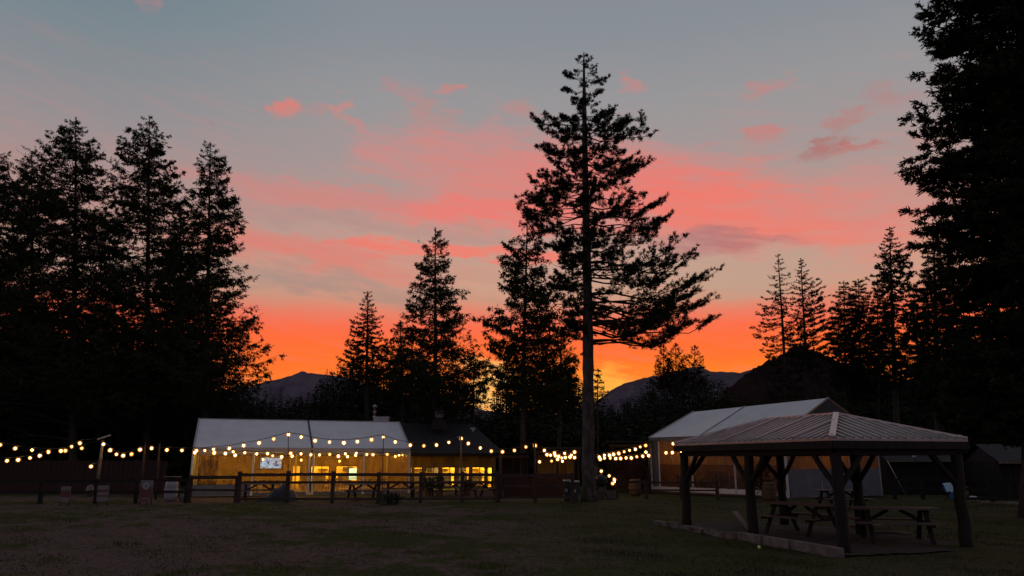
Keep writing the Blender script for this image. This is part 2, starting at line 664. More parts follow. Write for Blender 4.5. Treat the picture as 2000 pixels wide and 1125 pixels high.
# ------------------------------------------------------------------ trees
STY = {
    # nb: branches; rise: tip height above the attachment / length; sag: mid-branch sag; t0: where foliage begins
    'pine':  dict(rise=(-.10, .10), sag=.10, curl=.22, tw=20, twl=.25, ang=46, t0=.28, per=6, tuft=8, fl=.175, fw=.030, up=.55, spread=.75, layer=.55),
    'fir':   dict(rise=(-.10, .06), sag=.03, curl=.06, tw=18, twl=.28, ang=56, t0=.10, per=12, tuft=2, fl=.21, fw=.060, up=-.05, spread=.45, layer=.2),
    'openfir': dict(rise=(-.20, -.04), sag=.08, curl=.40, tw=13, twl=.18, ang=48, t0=.08, per=11, tuft=2, fl=.165, fw=.055, up=-.15, spread=.38, layer=.35),
    'upfir': dict(rise=(.15, .40), sag=.04, curl=.06, tw=13, twl=.20, ang=40, t0=.08, per=11, tuft=2, fl=.17, fw=.058, up=.1, spread=.38, layer=.2),
    'cedar': dict(rise=(-.12, .42), sag=.12, curl=.22, tw=11, twl=.28, ang=52, t0=.16, per=11, tuft=2, fl=.25, fw=.065, up=-.75, spread=.6, layer=0),
    'deciduous': dict(rise=(.6, 1.3), sag=-.05, curl=.05, tw=10, twl=.30, ang=45, t0=.3, per=6, tuft=2, fl=.22, fw=.09, up=.25, spread=.9, layer=0),
}


def tree(label, style, Y, top, base_px, prof, nb, trunk_r, seed, cat='tree', group=None, name='conifer_tree', zbase=0.0,
         extra=(), bare=(), fscale=1.0, leaf=None, dens=1.0, lopside=None, depth=1.0, bark='bark', taper=.9):
    """top=(px,py); base_px=x pixel of the trunk foot; prof=[(y, left x, right x), ...] from the top down"""
    s = STY[style]
    rng = np.random.default_rng(seed)
    T = at(top[0], top[1], Y)
    foot_y = 975
    B = at(base_px, foot_y, Y)
    B.z = zbase - .15
    root = thing(name, label, cat, group, loc=(B.x, B.y, zbase))
    zs = np.array([at(top[0], y, Y).z for y, l, r in prof])
    Ls, Rs = [], []
    for y, l, r in prof:
        pl, pr_ = at(l, y, Y), at(r, y, Y)
        f = (pl.z - B.z) / (T.z - B.z)
        tx = B.x + (T.x - B.x) * f
        Ls.append(max(tx - pl.x, .05))
        Rs.append(max(pr_.x - tx, .05))
    o = np.argsort(zs)
    zs, Ls, Rs = zs[o], np.array(Ls)[o], np.array(Rs)[o]
    zlo, zhi = zs[0], T.z
    if style != 'pine' and seed != 52:
        Ls, Rs = Ls * 1.12, Rs * 1.12
        nb = int(nb * 1.3)
    # tip heights: more branches low where they are long
    u = (np.arange(nb) + rng.random(nb)) / nb
    zt = zhi - (zhi - zlo) * (u ** .88)
    # gather in whorls
    nlay = max(6, int(nb / 7))
    lay = zlo + (zhi - zlo) * (np.round((zt - zlo) / (zhi - zlo) * nlay) / nlay)
    zt = zt * (1 - s['layer']) + lay * s['layer']
    az = (rng.random(nb) * 6.2832 + .0) if style == 'cedar' else np.arange(nb) * 2.39996 + rng.random(nb) * .9
    ca, sa = np.cos(az), np.sin(az)
    Lz, Rz = np.interp(zt, zs, Ls), np.interp(zt, zs, Rs)
    E = np.where(ca > 0, Rz, Lz)
    D = (Lz + Rz) / 2 * depth
    ln = np.sqrt((E * ca) ** 2 + (D * sa) ** 2) * ((0.62 + .56 * rng.random(nb)) if style == 'cedar' else (0.72 + .32 * rng.random(nb)))
    if extra:
        for (x, y) in extra:
            for dup_ in range(2):
                q = at(x, y, Y)
                fq = (q.z - B.z) / (T.z - B.z)
                dx = q.x - (B.x + (T.x - B.x) * fq)
                L_ = abs(dx) * (1 - .12 * dup_)
                a_ = (0 if dx > 0 else math.pi) + rng.normal(0, .14 + .15 * dup_)
                zt = np.append(zt, q.z - .25 * dup_)
                ln = np.append(ln, L_)
                az = np.append(az, a_)
        nb = len(zt)
        ca, sa = np.cos(az), np.sin(az)
    rise = s['rise'][0] + (s['rise'][1] - s['rise'][0]) * rng.random(nb)
    rel = (zt - zlo) / (zhi - zlo)
    rise = rise + .25 * np.clip(rel - .75, 0, 1) * 4 * .6      # upswept near the top
    za = np.clip(zt - rise * ln, zbase + .5, zhi - .05)
    f = (za - B.z) / (T.z - B.z)
    A = np.stack([B.x + (T.x - B.x) * f, B.y + 0 * f, za], axis=1)
    hd = np.stack([ca, sa, 0 * ca], axis=1)
    side = np.stack([-sa, ca, 0 * ca], axis=1)
    bend = rng.normal(0, .10, nb)
    wob = rng.random(nb) * 6.28

    def bp(i, t):
        """points on branches i at t"""
        L = ln[i]
        p = A[i] + hd[i] * (L * t)[:, None]
        p = p + side[i] * (L * bend[i] * t * t)[:, None]
        zz = (zt[i] - za[i]) * t - s['sag'] * L * 4 * t * (1 - t) * .5 + s['curl'] * L * (t ** 4 - t * .3) * .5
        zz = zz + (.035 if style == 'pine' else .015) * L * np.sin(9 * t + wob[i])
        p = p + np.array([0, 0, 1.0]) * zz[:, None]
        return p

    K = 6
    tt = np.linspace(0, 1, K)
    ii = np.repeat(np.arange(nb), K)
    PT = bp(ii, np.tile(tt, nb)).reshape(nb, K, 3)
    r0 = np.clip(.010 * ln + .012, .015, .09)
    RR = r0[:, None] * (1 - .85 * tt)[None, :]
    V1, Q1 = tubes3(PT, RR)
    # trunk with a little sway
    tb = MB()
    n = 44 if style == 'pine' else 14
    ph = rng.random(2) * 6
    pts, rad = [], []
    for k in range(n + 1):
        q = k / n
        pts.append((B.x + (T.x - B.x) * q + .05 * math.sin(q * 7 + ph[0]) * (1 - q), B.y + .05 * math.sin(q * 6 + ph[1]), B.z + (T.z - B.z) * q))
        rr = trunk_r * (1 - q) ** taper + .02
        if k == 0:
            rr *= 1.35
        if style == 'pine':
            rr *= 1 + rng.normal(0, .055)
        rad.append(rr)
    tb.tube(pts, rad, 10)
    tb.build('trunk', bark, root, smooth=True)
    # twigs
    m = s['tw']
    cnt = np.maximum(3, (m * np.sqrt(np.clip(ln, .3, 6) / 2.2)).astype(int))
    bi = np.repeat(np.arange(nb), cnt)
    t0 = s['t0']
    tw_t = t0 + (1 - t0) * rng.random(len(bi)) ** .8
    P = bp(bi, tw_t)
    P2 = bp(bi, np.minimum(tw_t + .04, 1.04))
    bd = norm(P2 - P)
    sgn = np.where(rng.random(len(bi)) < .5, -1.0, 1.0)
    ang = np.radians(s['ang'] * (.6 + .7 * rng.random(len(bi))))
    td = bd * np.cos(ang)[:, None] + side[bi] * (np.sin(ang) * sgn)[:, None]
    td = td + rng.normal(0, .16, td.shape)
    if style == 'pine':
        td[:, 2] += .12 + .25 * rng.random(len(bi))
    if style == 'cedar':
        td[:, 2] += .35 * rng.normal(0, 1, len(bi)) * .8 - .12
    td = norm(td)
    tl = ln[bi] * s['twl'] * (1.12 - tw_t * .85) * (.55 + .8 * rng.random(len(bi))) + .14
    tl = np.minimum(tl, 1.9) * np.clip(ln[bi] / .9, .45, 1)
    V2, Q2 = cards(P, td, tl, np.full(len(P), .022), rng)
    limbs = [(V1, Q1), (V2, Q2)]
    if bare:
        # dead snags below the crown: (y, x tip)
        bt = []
        for (y, x) in bare:
            q = at(x, y, Y)
            zf = (q.z - B.z) / (T.z - B.z)
            x0 = B.x + (T.x - B.x) * zf
            dy = rng.normal(0, .8)
            L = abs(q.x - x0)
            a = np.array([x0, B.y, q.z - .05 * L])
            e = np.array([q.x, B.y + dy, q.z])
            pts = np.array([a + (e - a) * k / 5 + np.array([0, 0, -.10 * L * math.sin(math.pi * k / 5) + rng.normal(0, .015 * L)]) for k in range(6)])
            bt.append(pts)
            for _ in range(5):
                t_ = rng.uniform(.3, .95)
                p0 = a + (e - a) * t_
                d_ = norm(e - a) * .6 + rng.normal(0, .5, 3)
                e2 = p0 + norm(d_) * L * rng.uniform(.12, .3)
                bt.append(np.array([p0 + (e2 - p0) * k / 5 for k in range(6)]))
        bt = np.array(bt)
        limbs.append(tubes3(bt, np.tile(np.linspace(.035, .010, 6), (len(bt), 1))))
    off, VV, QQ = 0, [], []
    for v, q in limbs:
        VV.append(v)
        QQ.append(q + off)
        off += len(v)
    npmesh('limbs', np.concatenate(VV), np.concatenate(QQ), 'limb', root)['kind'] = 'stuff'
    # foliage
    per = max(1, int(round(s['per'] * dens)))
    ti = np.repeat(np.arange(len(P)), per)
    st_ = rng.random(len(ti))
    if style == 'pine':
        st_ = .35 + .65 * st_ ** .7
    FP = P[ti] + td[ti] * (tl[ti] * st_)[:, None]
    FP = FP + rng.normal(0, .03, FP.shape)
    fi = np.repeat(np.arange(len(FP)), s['tuft'])
    nf = len(fi)
    base_d = td[ti][fi]
    fd = base_d * .8 + rng.normal(0, s['spread'], (nf, 3))
    fd[:, 2] += s['up']
    lsz = np.clip(ln[bi[ti[fi]]] / 1.6, .5, 1.0)
    fln = s['fl'] * fscale * (.6 + .7 * rng.random(nf)) * lsz
    V3, Q3 = cards(FP[fi], fd, fln, s['fw'] * fscale * (.7 + .6 * rng.random(nf)) * lsz, rng)
    # leader
    nl = 60
    zz = T.z - rng.random(nl) ** 1.4 * (T.z - zlo) * .06
    fr = (zz - B.z) / (T.z - B.z)
    LP = np.stack([B.x + (T.x - B.x) * fr, np.full(nl, B.y), zz], 1)
    ld = rng.normal(0, .6, (nl, 3))
    ld[:, 2] = np.abs(ld[:, 2]) + .4
    V4, Q4 = cards(LP, ld, np.full(nl, s['fl'] * fscale * .7), np.full(nl, s['fw'] * fscale * .6), rng)
    lm = leaf or ('cedar_leaf' if style == 'cedar' else 'twig_leaf' if style == 'deciduous' else 'needles')
    npmesh('crown', np.concatenate([V3, V4]), np.concatenate([Q3, Q4 + len(V3)]), lm, root)['kind'] = 'stuff'
    return root


# ------------------------------------------------------------------ the ground
def graded(a, b, near, step, growth=1.25):
    xs = list(np.arange(-near, near + step, step))
    d = step
    x = xs[-1]
    while x < b:
        d *= growth
        x += d
        xs.append(x)
    d = step
    x = xs[0]
    while x > a:
        d *= growth
        x -= d
        xs.insert(0, x)
    return np.array(xs)


gx = graded(-5000, 5000, 26, .5)
gy = graded(-600, 7000, 30, .5) + 26
rg = np.random.default_rng(3)


def relief(X, Y):
    z = .035 * np.sin(X * .55 + 1.3 * np.sin(Y * .31)) * np.cos(Y * .47 + .8 * np.sin(X * .23))
    z += .018 * np.sin(X * 1.7 + Y * .9) * np.sin(Y * 1.9 - X * .6)
    fade = np.clip((60 - np.abs(Y)) / 20, 0, 1)
    return z * fade - .02


GX, GY = np.meshgrid(gx, gy)
GZ = relief(GX, GY) + np.where((np.abs(GX) < 26) & (GY < 52) & (GY > 0), rg.normal(0, .009, GX.shape), 0)
gv = np.stack([GX, GY, GZ], -1).reshape(-1, 3)
ny, nx = GX.shape
ix = np.arange(nx * ny).reshape(ny, nx)
gq = np.stack([ix[:-1, :-1], ix[:-1, 1:], ix[1:, 1:], ix[1:, :-1]], -1).reshape(-1, 4)

gm = bpy.data.materials.new('ground')
gm.use_nodes = True
g = NT(gm.node_tree)
gb = gm.node_tree.nodes['Principled BSDF']
gb.inputs['Roughness'].default_value = .95
gb.inputs['Specular IOR Level'].default_value = .1
gt = g.n('ShaderNodeTexCoord')
gp = gt.outputs['Object']
n1 = g.noise(gp, .16, 5, .6)
n2 = g.noise(gp, 1.3, 6, .7)
n3 = g.noise(gp, 9.0, 4, .7)
grass = g.mix(g.smooth(n3, .3, .7), (.044, .050, .010, 1), (.015, .019, .005, 1))
dirt = g.mix(g.smooth(n3, .3, .7), (.110, .074, .062, 1), (.042, .028, .024, 1))
patch = g.smooth(g.m('ADD', n1, g.m('MULTIPLY', g.m('SUBTRACT', n2, .5), .7)), .45, .53)
gsep = g.n('ShaderNodeSeparateXYZ')
gm.node_tree.links.new(gp, gsep.inputs[0])
lm_ = g.smooth(gsep.outputs[0], 3.0, -2.0)     # the worn yard is on the left and centre
patch = g.m('MULTIPLY', patch, g.m('ADD', g.m('MULTIPLY', lm_, .75), .25))
gm.node_tree.links.new(g.mix(patch, grass, dirt), gb.inputs['Base Color'])
gbp = g.n('ShaderNodeBump')
gbp.inputs['Strength'].default_value = .8
gbp.inputs['Distance'].default_value = .05
gm.node_tree.links.new(g.m('ADD', n3, n2), gbp.inputs['Height'])
gm.node_tree.links.new(gbp.outputs[0], gb.inputs['Normal'])
MATS['ground'] = gm
tag(npmesh('ground', gv, gq, 'ground'), 'dark worn lawn with bare dirt patches', None, kind='structure')

# ------------------------------------------------------------------ mountains


def mountain(name, label, pts, Y, deep, m, seed, rough, kind='structure'):
    rng = np.random.default_rng(seed)
    P = [at(x, y, Y) for x, y in pts]
    xs = np.linspace(P[0].x, P[-1].x, 220)
    zs = np.interp(xs, [p.x for p in P], [p.z for p in P])
    jag = np.cumsum(rng.normal(0, 1, 220))
    jag -= np.convolve(jag, np.ones(15) / 15, 'same')
    zs = zs + jag * rough
    rows = [(-1.0, 0.0), (-.8, .16), (-.62, .34), (-.45, .5), (-.3, .66), (-.15, .84), (0, 1.0), (.25, .7), (.6, .35), (1.0, 0)]
    V = []
    for k, (dy, h) in enumerate(rows):
        gul = np.sin(xs / (deep * .06) + 2 * np.sin(xs / (deep * .15))) * .09 * (1 - abs(h - .5) * 2)
        nz = rng.normal(0, .018, 220) * (0 if h in (0, 1) else 1)
        V.append(np.stack([xs + dy * deep * .12 * np.sin(xs / deep), np.full(220, Y + dy * deep), np.maximum(zs * (h + gul + nz), -2 if h == 0 else 0) - (3 if h == 0 else 0)], -1))
    V = np.concatenate(V)
    ix = np.arange(len(V)).reshape(len(rows), 220)
    Q = np.stack([ix[:-1, :-1], ix[:-1, 1:], ix[1:, 1:], ix[1:, :-1]], -1).reshape(-1, 4)
    return tag(npmesh(name, V, Q, m), label, None, kind=kind)


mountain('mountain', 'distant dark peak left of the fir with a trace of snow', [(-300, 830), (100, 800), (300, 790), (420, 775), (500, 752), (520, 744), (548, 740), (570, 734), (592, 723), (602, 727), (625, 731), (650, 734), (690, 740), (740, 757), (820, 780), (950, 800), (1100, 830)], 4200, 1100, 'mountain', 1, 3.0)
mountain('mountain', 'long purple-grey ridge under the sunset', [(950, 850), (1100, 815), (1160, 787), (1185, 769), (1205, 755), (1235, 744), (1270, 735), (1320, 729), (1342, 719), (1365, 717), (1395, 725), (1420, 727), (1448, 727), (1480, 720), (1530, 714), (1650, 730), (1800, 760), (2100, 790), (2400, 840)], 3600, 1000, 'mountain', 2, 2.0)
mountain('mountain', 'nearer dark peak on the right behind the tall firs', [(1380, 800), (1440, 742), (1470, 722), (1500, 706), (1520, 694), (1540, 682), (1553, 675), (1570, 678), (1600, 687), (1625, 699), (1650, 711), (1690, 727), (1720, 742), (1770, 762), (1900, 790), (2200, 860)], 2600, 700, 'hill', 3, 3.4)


# ------------------------------------------------------------------ woods (uncountable, reads as one dark mass)
def wood(label, prof, Yr, step, seed, leafsize=.55, n_per=220, w_px=30, jit=10):
    rng = np.random.default_rng(seed)
    xs = np.arange(prof[0][0], prof[-1][0], step)
    ty = np.interp(xs, [p[0] for p in prof], [p[1] for p in prof])
    VV, QQ, off = [], [], 0
    for x, y in zip(xs, ty):
        Y = rng.uniform(*Yr)
        x = x + rng.uniform(-step, step) * .6
        y = y + rng.exponential(jit) - jit * .3
        T = at(x, y, Y)
        if T.z < 1.5:
            continue
        wd = w_px * Y / 1520 * rng.uniform(.7, 1.3)
        n = int(n_per * rng.uniform(.8, 1.2) * max(.6, T.z / 9))
        u = rng.random(n) ** .75
        z = T.z * (1 - u) + .2
        lay = np.round(u * 14) / 14
        r = wd * (.05 + .95 * u) * (.55 + .45 * lay) * (.3 + .7 * rng.random(n))
        a = rng.random(n) * 6.283
        P = np.stack([T.x + r * .55 * np.cos(a), Y + r * .55 * np.sin(a), z], -1)
        D = np.stack([np.cos(a), np.sin(a), rng.normal(-.15, .25, n)], -1)
        v, q = cards(P, D, leafsize * (.6 + .8 * rng.random(n)) * (.5 + np.minimum(lay, .5)), leafsize * .45 * (.5 + rng.random(n)) * (.4 + np.minimum(lay, .6)), rng)
        VV.append(v)
        QQ.append(q + off)
        off += len(v)
        # stem
        pts = np.array([[[T.x, Y, T.z * k] for k in (-.02, .5, 1.0)]])
        v, q = tubes3(pts, np.array([[.2, .12, .02]]))
        VV.append(v)
        QQ.append(q + off)
        off += len(v)
    return tag(npmesh('forest', np.concatenate(VV), np.concatenate(QQ), 'needles'), label, None, kind='stuff')


wood('dark forest mass low behind the left cedars and marquee',
     [(-140, 600), (60, 610), (200, 620), (330, 650), (430, 695), (480, 745), (530, 775), (600, 775), (640, 722), (700, 700), (760, 694), (800, 700), (860, 715), (905, 760), (930, 792), (950, 790), (975, 748), (1000, 725), (1060, 694), (1110, 705), (1140, 750), (1175, 790), (1200, 797), (1280, 800)], (66, 84), 3.6, 5, .5, 420, 44, 14)
wood('dark wooded rise behind the right marquee',
     [(1150, 805), (1200, 792), (1245, 768), (1275, 738), (1300, 730), (1345, 722), (1385, 728), (1410, 742), (1435, 772), (1460, 788), (1520, 782), (1600, 760), (1680, 735), (1750, 700), (1850, 660), (1950, 640), (2120, 600)], (66, 88), 3.6, 6, .5, 420, 44, 10)
wood('thin bare saplings in front of the far left peak',
     [(500, 758), (540, 752), (560, 768), (600, 765), (640, 752), (660, 750)], (100, 120), 9, 8, .42, 46, 12, 12)
wood('low thicket filling the gap under the trees', [(-150, 800), (400, 800), (900, 815), (1300, 815), (1700, 790), (2150, 760)], (60, 66), 6, 9, .8, 220, 60, 6)

# ------------------------------------------------------------------ the named trees
tree('tall ragged pine standing alone beside the fence, highest tree in the middle', 'pine', 37.0, (1140, 104), 1152,
     [(112, 1126, 1156), (130, 1115, 1172), (155, 1090, 1186), (175, 1095, 1192), (200, 1112, 1178), (225, 1070, 1200), (240, 1040, 1232), (258, 1078, 1282),
      (275, 1085, 1280), (300, 1052, 1268), (322, 1070, 1262), (345, 1066, 1270), (365, 1036, 1248), (385, 1060, 1262), (402, 1012, 1300), (422, 1010, 1288),
      (440, 1040, 1310), (460, 1090, 1302), (480, 1066, 1292), (500, 1092, 1362), (515, 1088, 1355), (540, 1080, 1372), (562, 1082, 1396), (585, 1100, 1380),
      (600, 1108, 1392), (622, 1118, 1368), (640, 1122, 1396), (655, 1130, 1340)],
     152, .315, 21, extra=[(1395, 560), (1380, 585), (1392, 602), (1394, 640), (1368, 622), (1345, 655), (1290, 648), (1240, 632), (1364, 508), (1350, 530), (1310, 440), (1300, 402), (1282, 258), (1262, 330),
                          (1040, 238), (1052, 300), (1036, 365), (1012, 402), (1014, 424), (1060, 345), (1066, 480), (1230, 240)], cat='pine tree', name='pine_tree', bark='pine_bark', dens=1.0, taper=.62, depth=.8,
     bare=[(535, 1062), (560, 1070), (590, 1078), (612, 1092), (628, 1112), (520, 1080), (575, 1190), (605, 1178), (640, 1128), (648, 1172)])

CED = dict(cat='cedar tree', name='cedar_tree', group='tall cedars on the left')
tree('cedar cut off by the left edge', 'cedar', 60, (-6, 288), -10, [(300, -25, 12), (345, -50, 30), (400, -75, 48), (460, -95, 66), (560, -110, 80), (680, -120, 95), (800, -130, 110)], 240, .3, 31, dens=1.0, **CED)
tree('second cedar from the left edge with a broad twin-shouldered crown', 'cedar', 58, (148, 230), 140,
     [(240, 132, 160), (270, 100, 176), (300, 80, 188), (318, 40, 178), (350, 34, 200), (400, 24, 214), (450, 14, 228), (520, 0, 240), (620, -20, 256), (720, -30, 270), (800, -30, 275)], 300, .32, 32, dens=1.0, **CED)
tree('side-topped cedar between the two highest on the left', 'cedar', 63, (62, 300), 60, [(312, 48, 80), (350, 30, 100), (420, 10, 120), (520, -10, 140), (650, -30, 160), (800, -40, 170)], 180, .25, 42, dens=1.0, **CED)
tree('third cedar from the left edge with a spired top', 'cedar', 60, (292, 228), 282,
     [(240, 280, 304), (262, 250, 318), (290, 236, 318), (315, 205, 336), (345, 202, 326), (375, 212, 352), (410, 200, 350), (450, 190, 360), (520, 176, 372), (620, 160, 392), (720, 150, 410), (800, 150, 415)], 300, .30, 33, dens=1.0, **CED)
tree('slim cedar at the right end of the left group', 'cedar', 57, (411, 279), 398,
     [(290, 400, 420), (300, 392, 436), (330, 386, 440), (355, 384, 444), (378, 368, 448), (400, 362, 462), (440, 352, 468), (480, 344, 470), (520, 330, 478), (545, 326, 478), (565, 322, 462), (600, 316, 495), (640, 306, 500), (680, 300, 515), (712, 296, 512), (745, 296, 500), (790, 300, 470)], 300, .26, 34, dens=.85, **CED)
tree('short fir filling between the slim cedar and its neighbour', 'fir', 64, (352, 420), 350, [(440, 340, 366), (500, 322, 384), (600, 300, 404), (700, 285, 420), (790, 280, 430)], 110, .3, 35, cat='fir tree', name='fir_tree', fscale=1.2)

tree('narrow evenly tiered fir left of the middle', 'openfir', 62, (718, 570), 714,
     [(580, 712, 726), (600, 704, 734), (618, 692, 741), (640, 686, 746), (660, 680, 750), (680, 676, 752), (700, 668, 756), (725, 660, 762), (750, 650, 772)], 110, .22, 36, cat='fir tree', name='fir_tree', dens=1.1, fscale=.95)
tree('ragged cedar left of the tall pine with drooping sprays', 'cedar', 56, (850, 446), 850,
     [(458, 840, 862), (475, 824, 878), (495, 832, 880), (515, 814, 890), (535, 830, 892), (555, 812, 898), (575, 818, 896), (600, 794, 906), (625, 792, 910), (650, 780, 914), (690, 782, 930), (730, 780, 940), (770, 790, 930), (800, 800, 910)], 210, .24, 37, cat='cedar tree', name='cedar_tree', dens=.65)
tree('low cedar between the tiered fir and the ragged cedar', 'cedar', 60, (782, 628), 790, [(640, 768, 796), (665, 758, 815), (690, 752, 830), (730, 748, 840), (780, 745, 845)], 80, .2, 38, cat='cedar tree', name='cedar_tree', dens=.8)
tree('leaning cedar tucked against the left side of the tall pine', 'cedar', 47, (1030, 412), 1018,
     [(422, 1020, 1044), (440, 1012, 1060), (462, 1014, 1062), (484, 980, 1060), (510, 978, 1066), (535, 988, 1072), (560, 976, 1090), (585, 1000, 1100), (602, 940, 1106), (628, 950, 1108), (660, 952, 1100), (700, 960, 1110), (730, 970, 1118), (780, 985, 1110)], 190, .18, 39, cat='cedar tree', name='cedar_tree', dens=.75)
tree('small bush-like cedar where the glow shows through', 'cedar', 58, (925, 690), 925, [(700, 905, 945), (720, 890, 960), (750, 885, 962), (790, 880, 950)], 48, .14, 40, cat='cedar tree', name='cedar_tree', dens=.6)
tree('small cedar just left of the pine trunk', 'cedar', 50, (1096, 640), 1092, [(655, 1085, 1108), (690, 1070, 1122), (730, 1060, 1134), (790, 1055, 1140)], 70, .16, 41, cat='cedar tree', name='cedar_tree', dens=.9)
tree('thin sapling touching the right side of the pine trunk', 'openfir', 52, (1168, 722), 1166, [(732, 1160, 1174), (750, 1156, 1180), (770, 1152, 1186), (795, 1150, 1190)], 34, .08, 43, cat='fir tree', name='fir_tree')
for i, (x, y, xb, hw, lab) in enumerate([(1296, 676, 1300, 16, 'leftmost of the sparse bronze tree tops on the ridge line'), (1320, 672, 1322, 20, 'middle of the sparse bronze tree tops on the ridge line'), (1357, 676, 1352, 20, 'rightmost of the sparse bronze tree tops on the ridge line')]):
    tree(lab, 'deciduous', 74, (x, y), xb, [(y + 6, x - 6, x + 6), (y + 24, x - hw, x + hw), (y + 50, x - hw - 4, x + hw + 4), (y + 80, x - hw - 4, x + hw + 4)], 60, .12, 50 + i, cat='deciduous tree', name='deciduous_tree', group='sparse trees on the ridge', dens=.9, fscale=1.15)

FIRG = 'firs standing in front of the right-hand peak'
tree('open-branched fir furthest left of the right-hand firs', 'openfir', 62, (1520, 497), 1548,
     [(505, 1516, 1527), (525, 1510, 1536), (545, 1500, 1545), (565, 1500, 1546), (585, 1490, 1556), (605, 1483, 1560), (630, 1478, 1562), (650, 1474, 1566), (665, 1476, 1570), (690, 1494, 1572), (720, 1500, 1570), (790, 1498, 1570)], 105, .2, 44, cat='fir tree', name='fir_tree', group=FIRG, dens=.85, depth=.8)
tree('upswept fir, second of the right-hand firs', 'upfir', 62, (1564, 506), 1590,
     [(515, 1560, 1570), (535, 1555, 1584), (552, 1552, 1600), (570, 1558, 1606), (590, 1562, 1618), (620, 1560, 1628), (650, 1556, 1632), (680, 1560, 1630), (720, 1566, 1626)], 100, .2, 45, cat='fir tree', name='fir_tree', group=FIRG, dens=1.0)
tree('blunt-topped fir, third of the right-hand firs', 'fir', 64, (1648, 550), 1660, [(560, 1640, 1658), (575, 1630, 1668), (600, 1624, 1676), (640, 1618, 1684), (690, 1622, 1690), (760, 1630, 1690)], 110, .18, 46, cat='fir tree', name='fir_tree', group=FIRG, dens=1.0)
tree('pointed fir, fourth of the right-hand firs', 'fir', 63, (1676, 546), 1690, [(556, 1666, 1688), (575, 1658, 1700), (610, 1654, 1708), (660, 1662, 1716), (710, 1666, 1724), (780, 1666, 1730)], 130, .2, 47, cat='fir tree', name='fir_tree', group=FIRG, dens=1.1)
tree('small fir tucked beneath the two higher ones', 'fir', 62, (1714, 568), 1718, [(580, 1704, 1724), (610, 1696, 1732), (660, 1690, 1744), (720, 1690, 1750)], 60, .16, 48, cat='fir tree', name='fir_tree', group=FIRG, dens=.8)
tree('tallest of the right-hand firs with a tiered open top', 'openfir', 58, (1738, 445), 1756,
     [(455, 1732, 1746), (480, 1724, 1760), (500, 1718, 1772), (518, 1712, 1790), (540, 1708, 1784), (555, 1702, 1796), (575, 1722, 1800), (620, 1716, 1806), (680, 1710, 1812), (760, 1710, 1820)], 150, .26, 49, cat='fir tree', name='fir_tree', group=FIRG, dens=1.3, fscale=1.15)
tree('broad fir beside the great fir at the right edge', 'fir', 50, (1822, 455), 1840, [(470, 1812, 1834), (492, 1800, 1846), (520, 1806, 1866), (560, 1796, 1880), (620, 1790, 1890), (700, 1786, 1900), (790, 1790, 1910)], 150, .3, 51, cat='fir tree', name='fir_tree', group=FIRG, dens=1.1)
tree('huge dark fir filling the right edge, its top out of the picture', 'fir', 27, (1985, -190), 2015,
     [(-180, 1970, 2000), (-90, 1900, 2060), (0, 1802, 2140), (35, 1800, 2150), (60, 1840, 2160), (90, 1796, 2170), (115, 1815, 2180), (150, 1840, 2190), (175, 1802, 2200), (205, 1784, 2200), (230, 1812, 2210), (262, 1836, 2210), (295, 1862, 2220), (322, 1770, 2220),
      (350, 1786, 2230), (378, 1840, 2240), (410, 1784, 2240), (440, 1800, 2250), (480, 1850, 2250), (560, 1852, 2260), (650, 1846, 2270), (760, 1850, 2270), (860, 1870, 2270)],
     430, .40, 52, extra=[(1770, 324), (1786, 345), (1784, 206), (1800, 180), (1784, 410), (1798, 436), (1796, 88), (1802, 4), (1802, 40), (1836, 262), (1850, 490), (1845, 540)], cat='fir tree', name='fir_tree', dens=2.0, fscale=.88, depth=.85)


# ------------------------------------------------------------------ building blocks for man-made things
def inst(src, name, loc, rz, parent, rot=None):
    """another object on the same mesh data"""
    o = bpy.data.objects.new(name, src)
    o.location = loc
    o.rotation_euler = rot or (0, 0, rz)
    C.objects.link(o)
    if parent:
        o.parent = parent
        o.matrix_parent_inverse = parent_inv(parent)
    return o


def mesh_only(mb, name, m, smooth=False):
    me = bpy.data.meshes.new(name)
    me.from_pydata(mb.v, [], mb.f)
    me.materials.append(MATS[m])
    if smooth:
        me.polygons.foreach_set('use_smooth', [True] * len(me.polygons))
    return me


def copy_tree(root, loc, rz, label):
    r = root.copy()
    C.objects.link(r)
    r.location = loc
    r.rotation_euler = (0, 0, rz)
    r['label'] = label
    for ch in list(root.children):
        c = ch.copy()
        C.objects.link(c)
        c.parent = r
        for gch in list(ch.children):
            d = gch.copy()
            C.objects.link(d)
            d.parent = c
    return r


def point(name, loc, watts, col, r=.15):
    l = bpy.data.lights.new(name, 'POINT')
    l.energy = watts
    l.color = col
    l.shadow_soft_size = r
    o = bpy.data.objects.new(name, l)
    o.location = loc
    C.objects.link(o)
    return o


V3 = Vector
UP = V3((0, 0, 1))

# ------------------------------------------------------------------ the pavilion
pN = V3((6.80, 16.39, 0))
th = .2983
pu = V3((math.cos(th), math.sin(th), 0))
pv = V3((-math.sin(th), math.cos(th), 0))
pa, pb, ph_, phr, prl, pins = 3.67, 6.82, 2.35, 2.99, 2.0, .2


def pp(s, t, z):
    return pN + pu * s + pv * t + UP * z


pav = thing('pavilion', 'open timber pavilion with a ribbed metal hip roof on log posts', 'pavilion', loc=tuple(pN))
cN, cR, cB, cL = pp(0, 0, ph_), pp(pa, 0, ph_), pp(pa, pb, ph_), pp(0, pb, ph_)
r1, r0 = pp(pa / 2, prl, phr), pp(pa / 2, pb - prl, phr)
for poly in ((cN, r1, r0, cL), (cR, r1, cN), (cB, r0, r1, cR), (cL, r0, cB)):
    mb = MB()
    mb.poly(poly)
    dn = UP * -.05
    mb.poly([p + dn for p in poly][::-1])
    n = len(poly)
    for i in range(n):
        a, b = poly[i], poly[(i + 1) % n]
        mb.quad(a, a + dn, b + dn, b)
    mb.build('roof', 'roof_metal', pav)


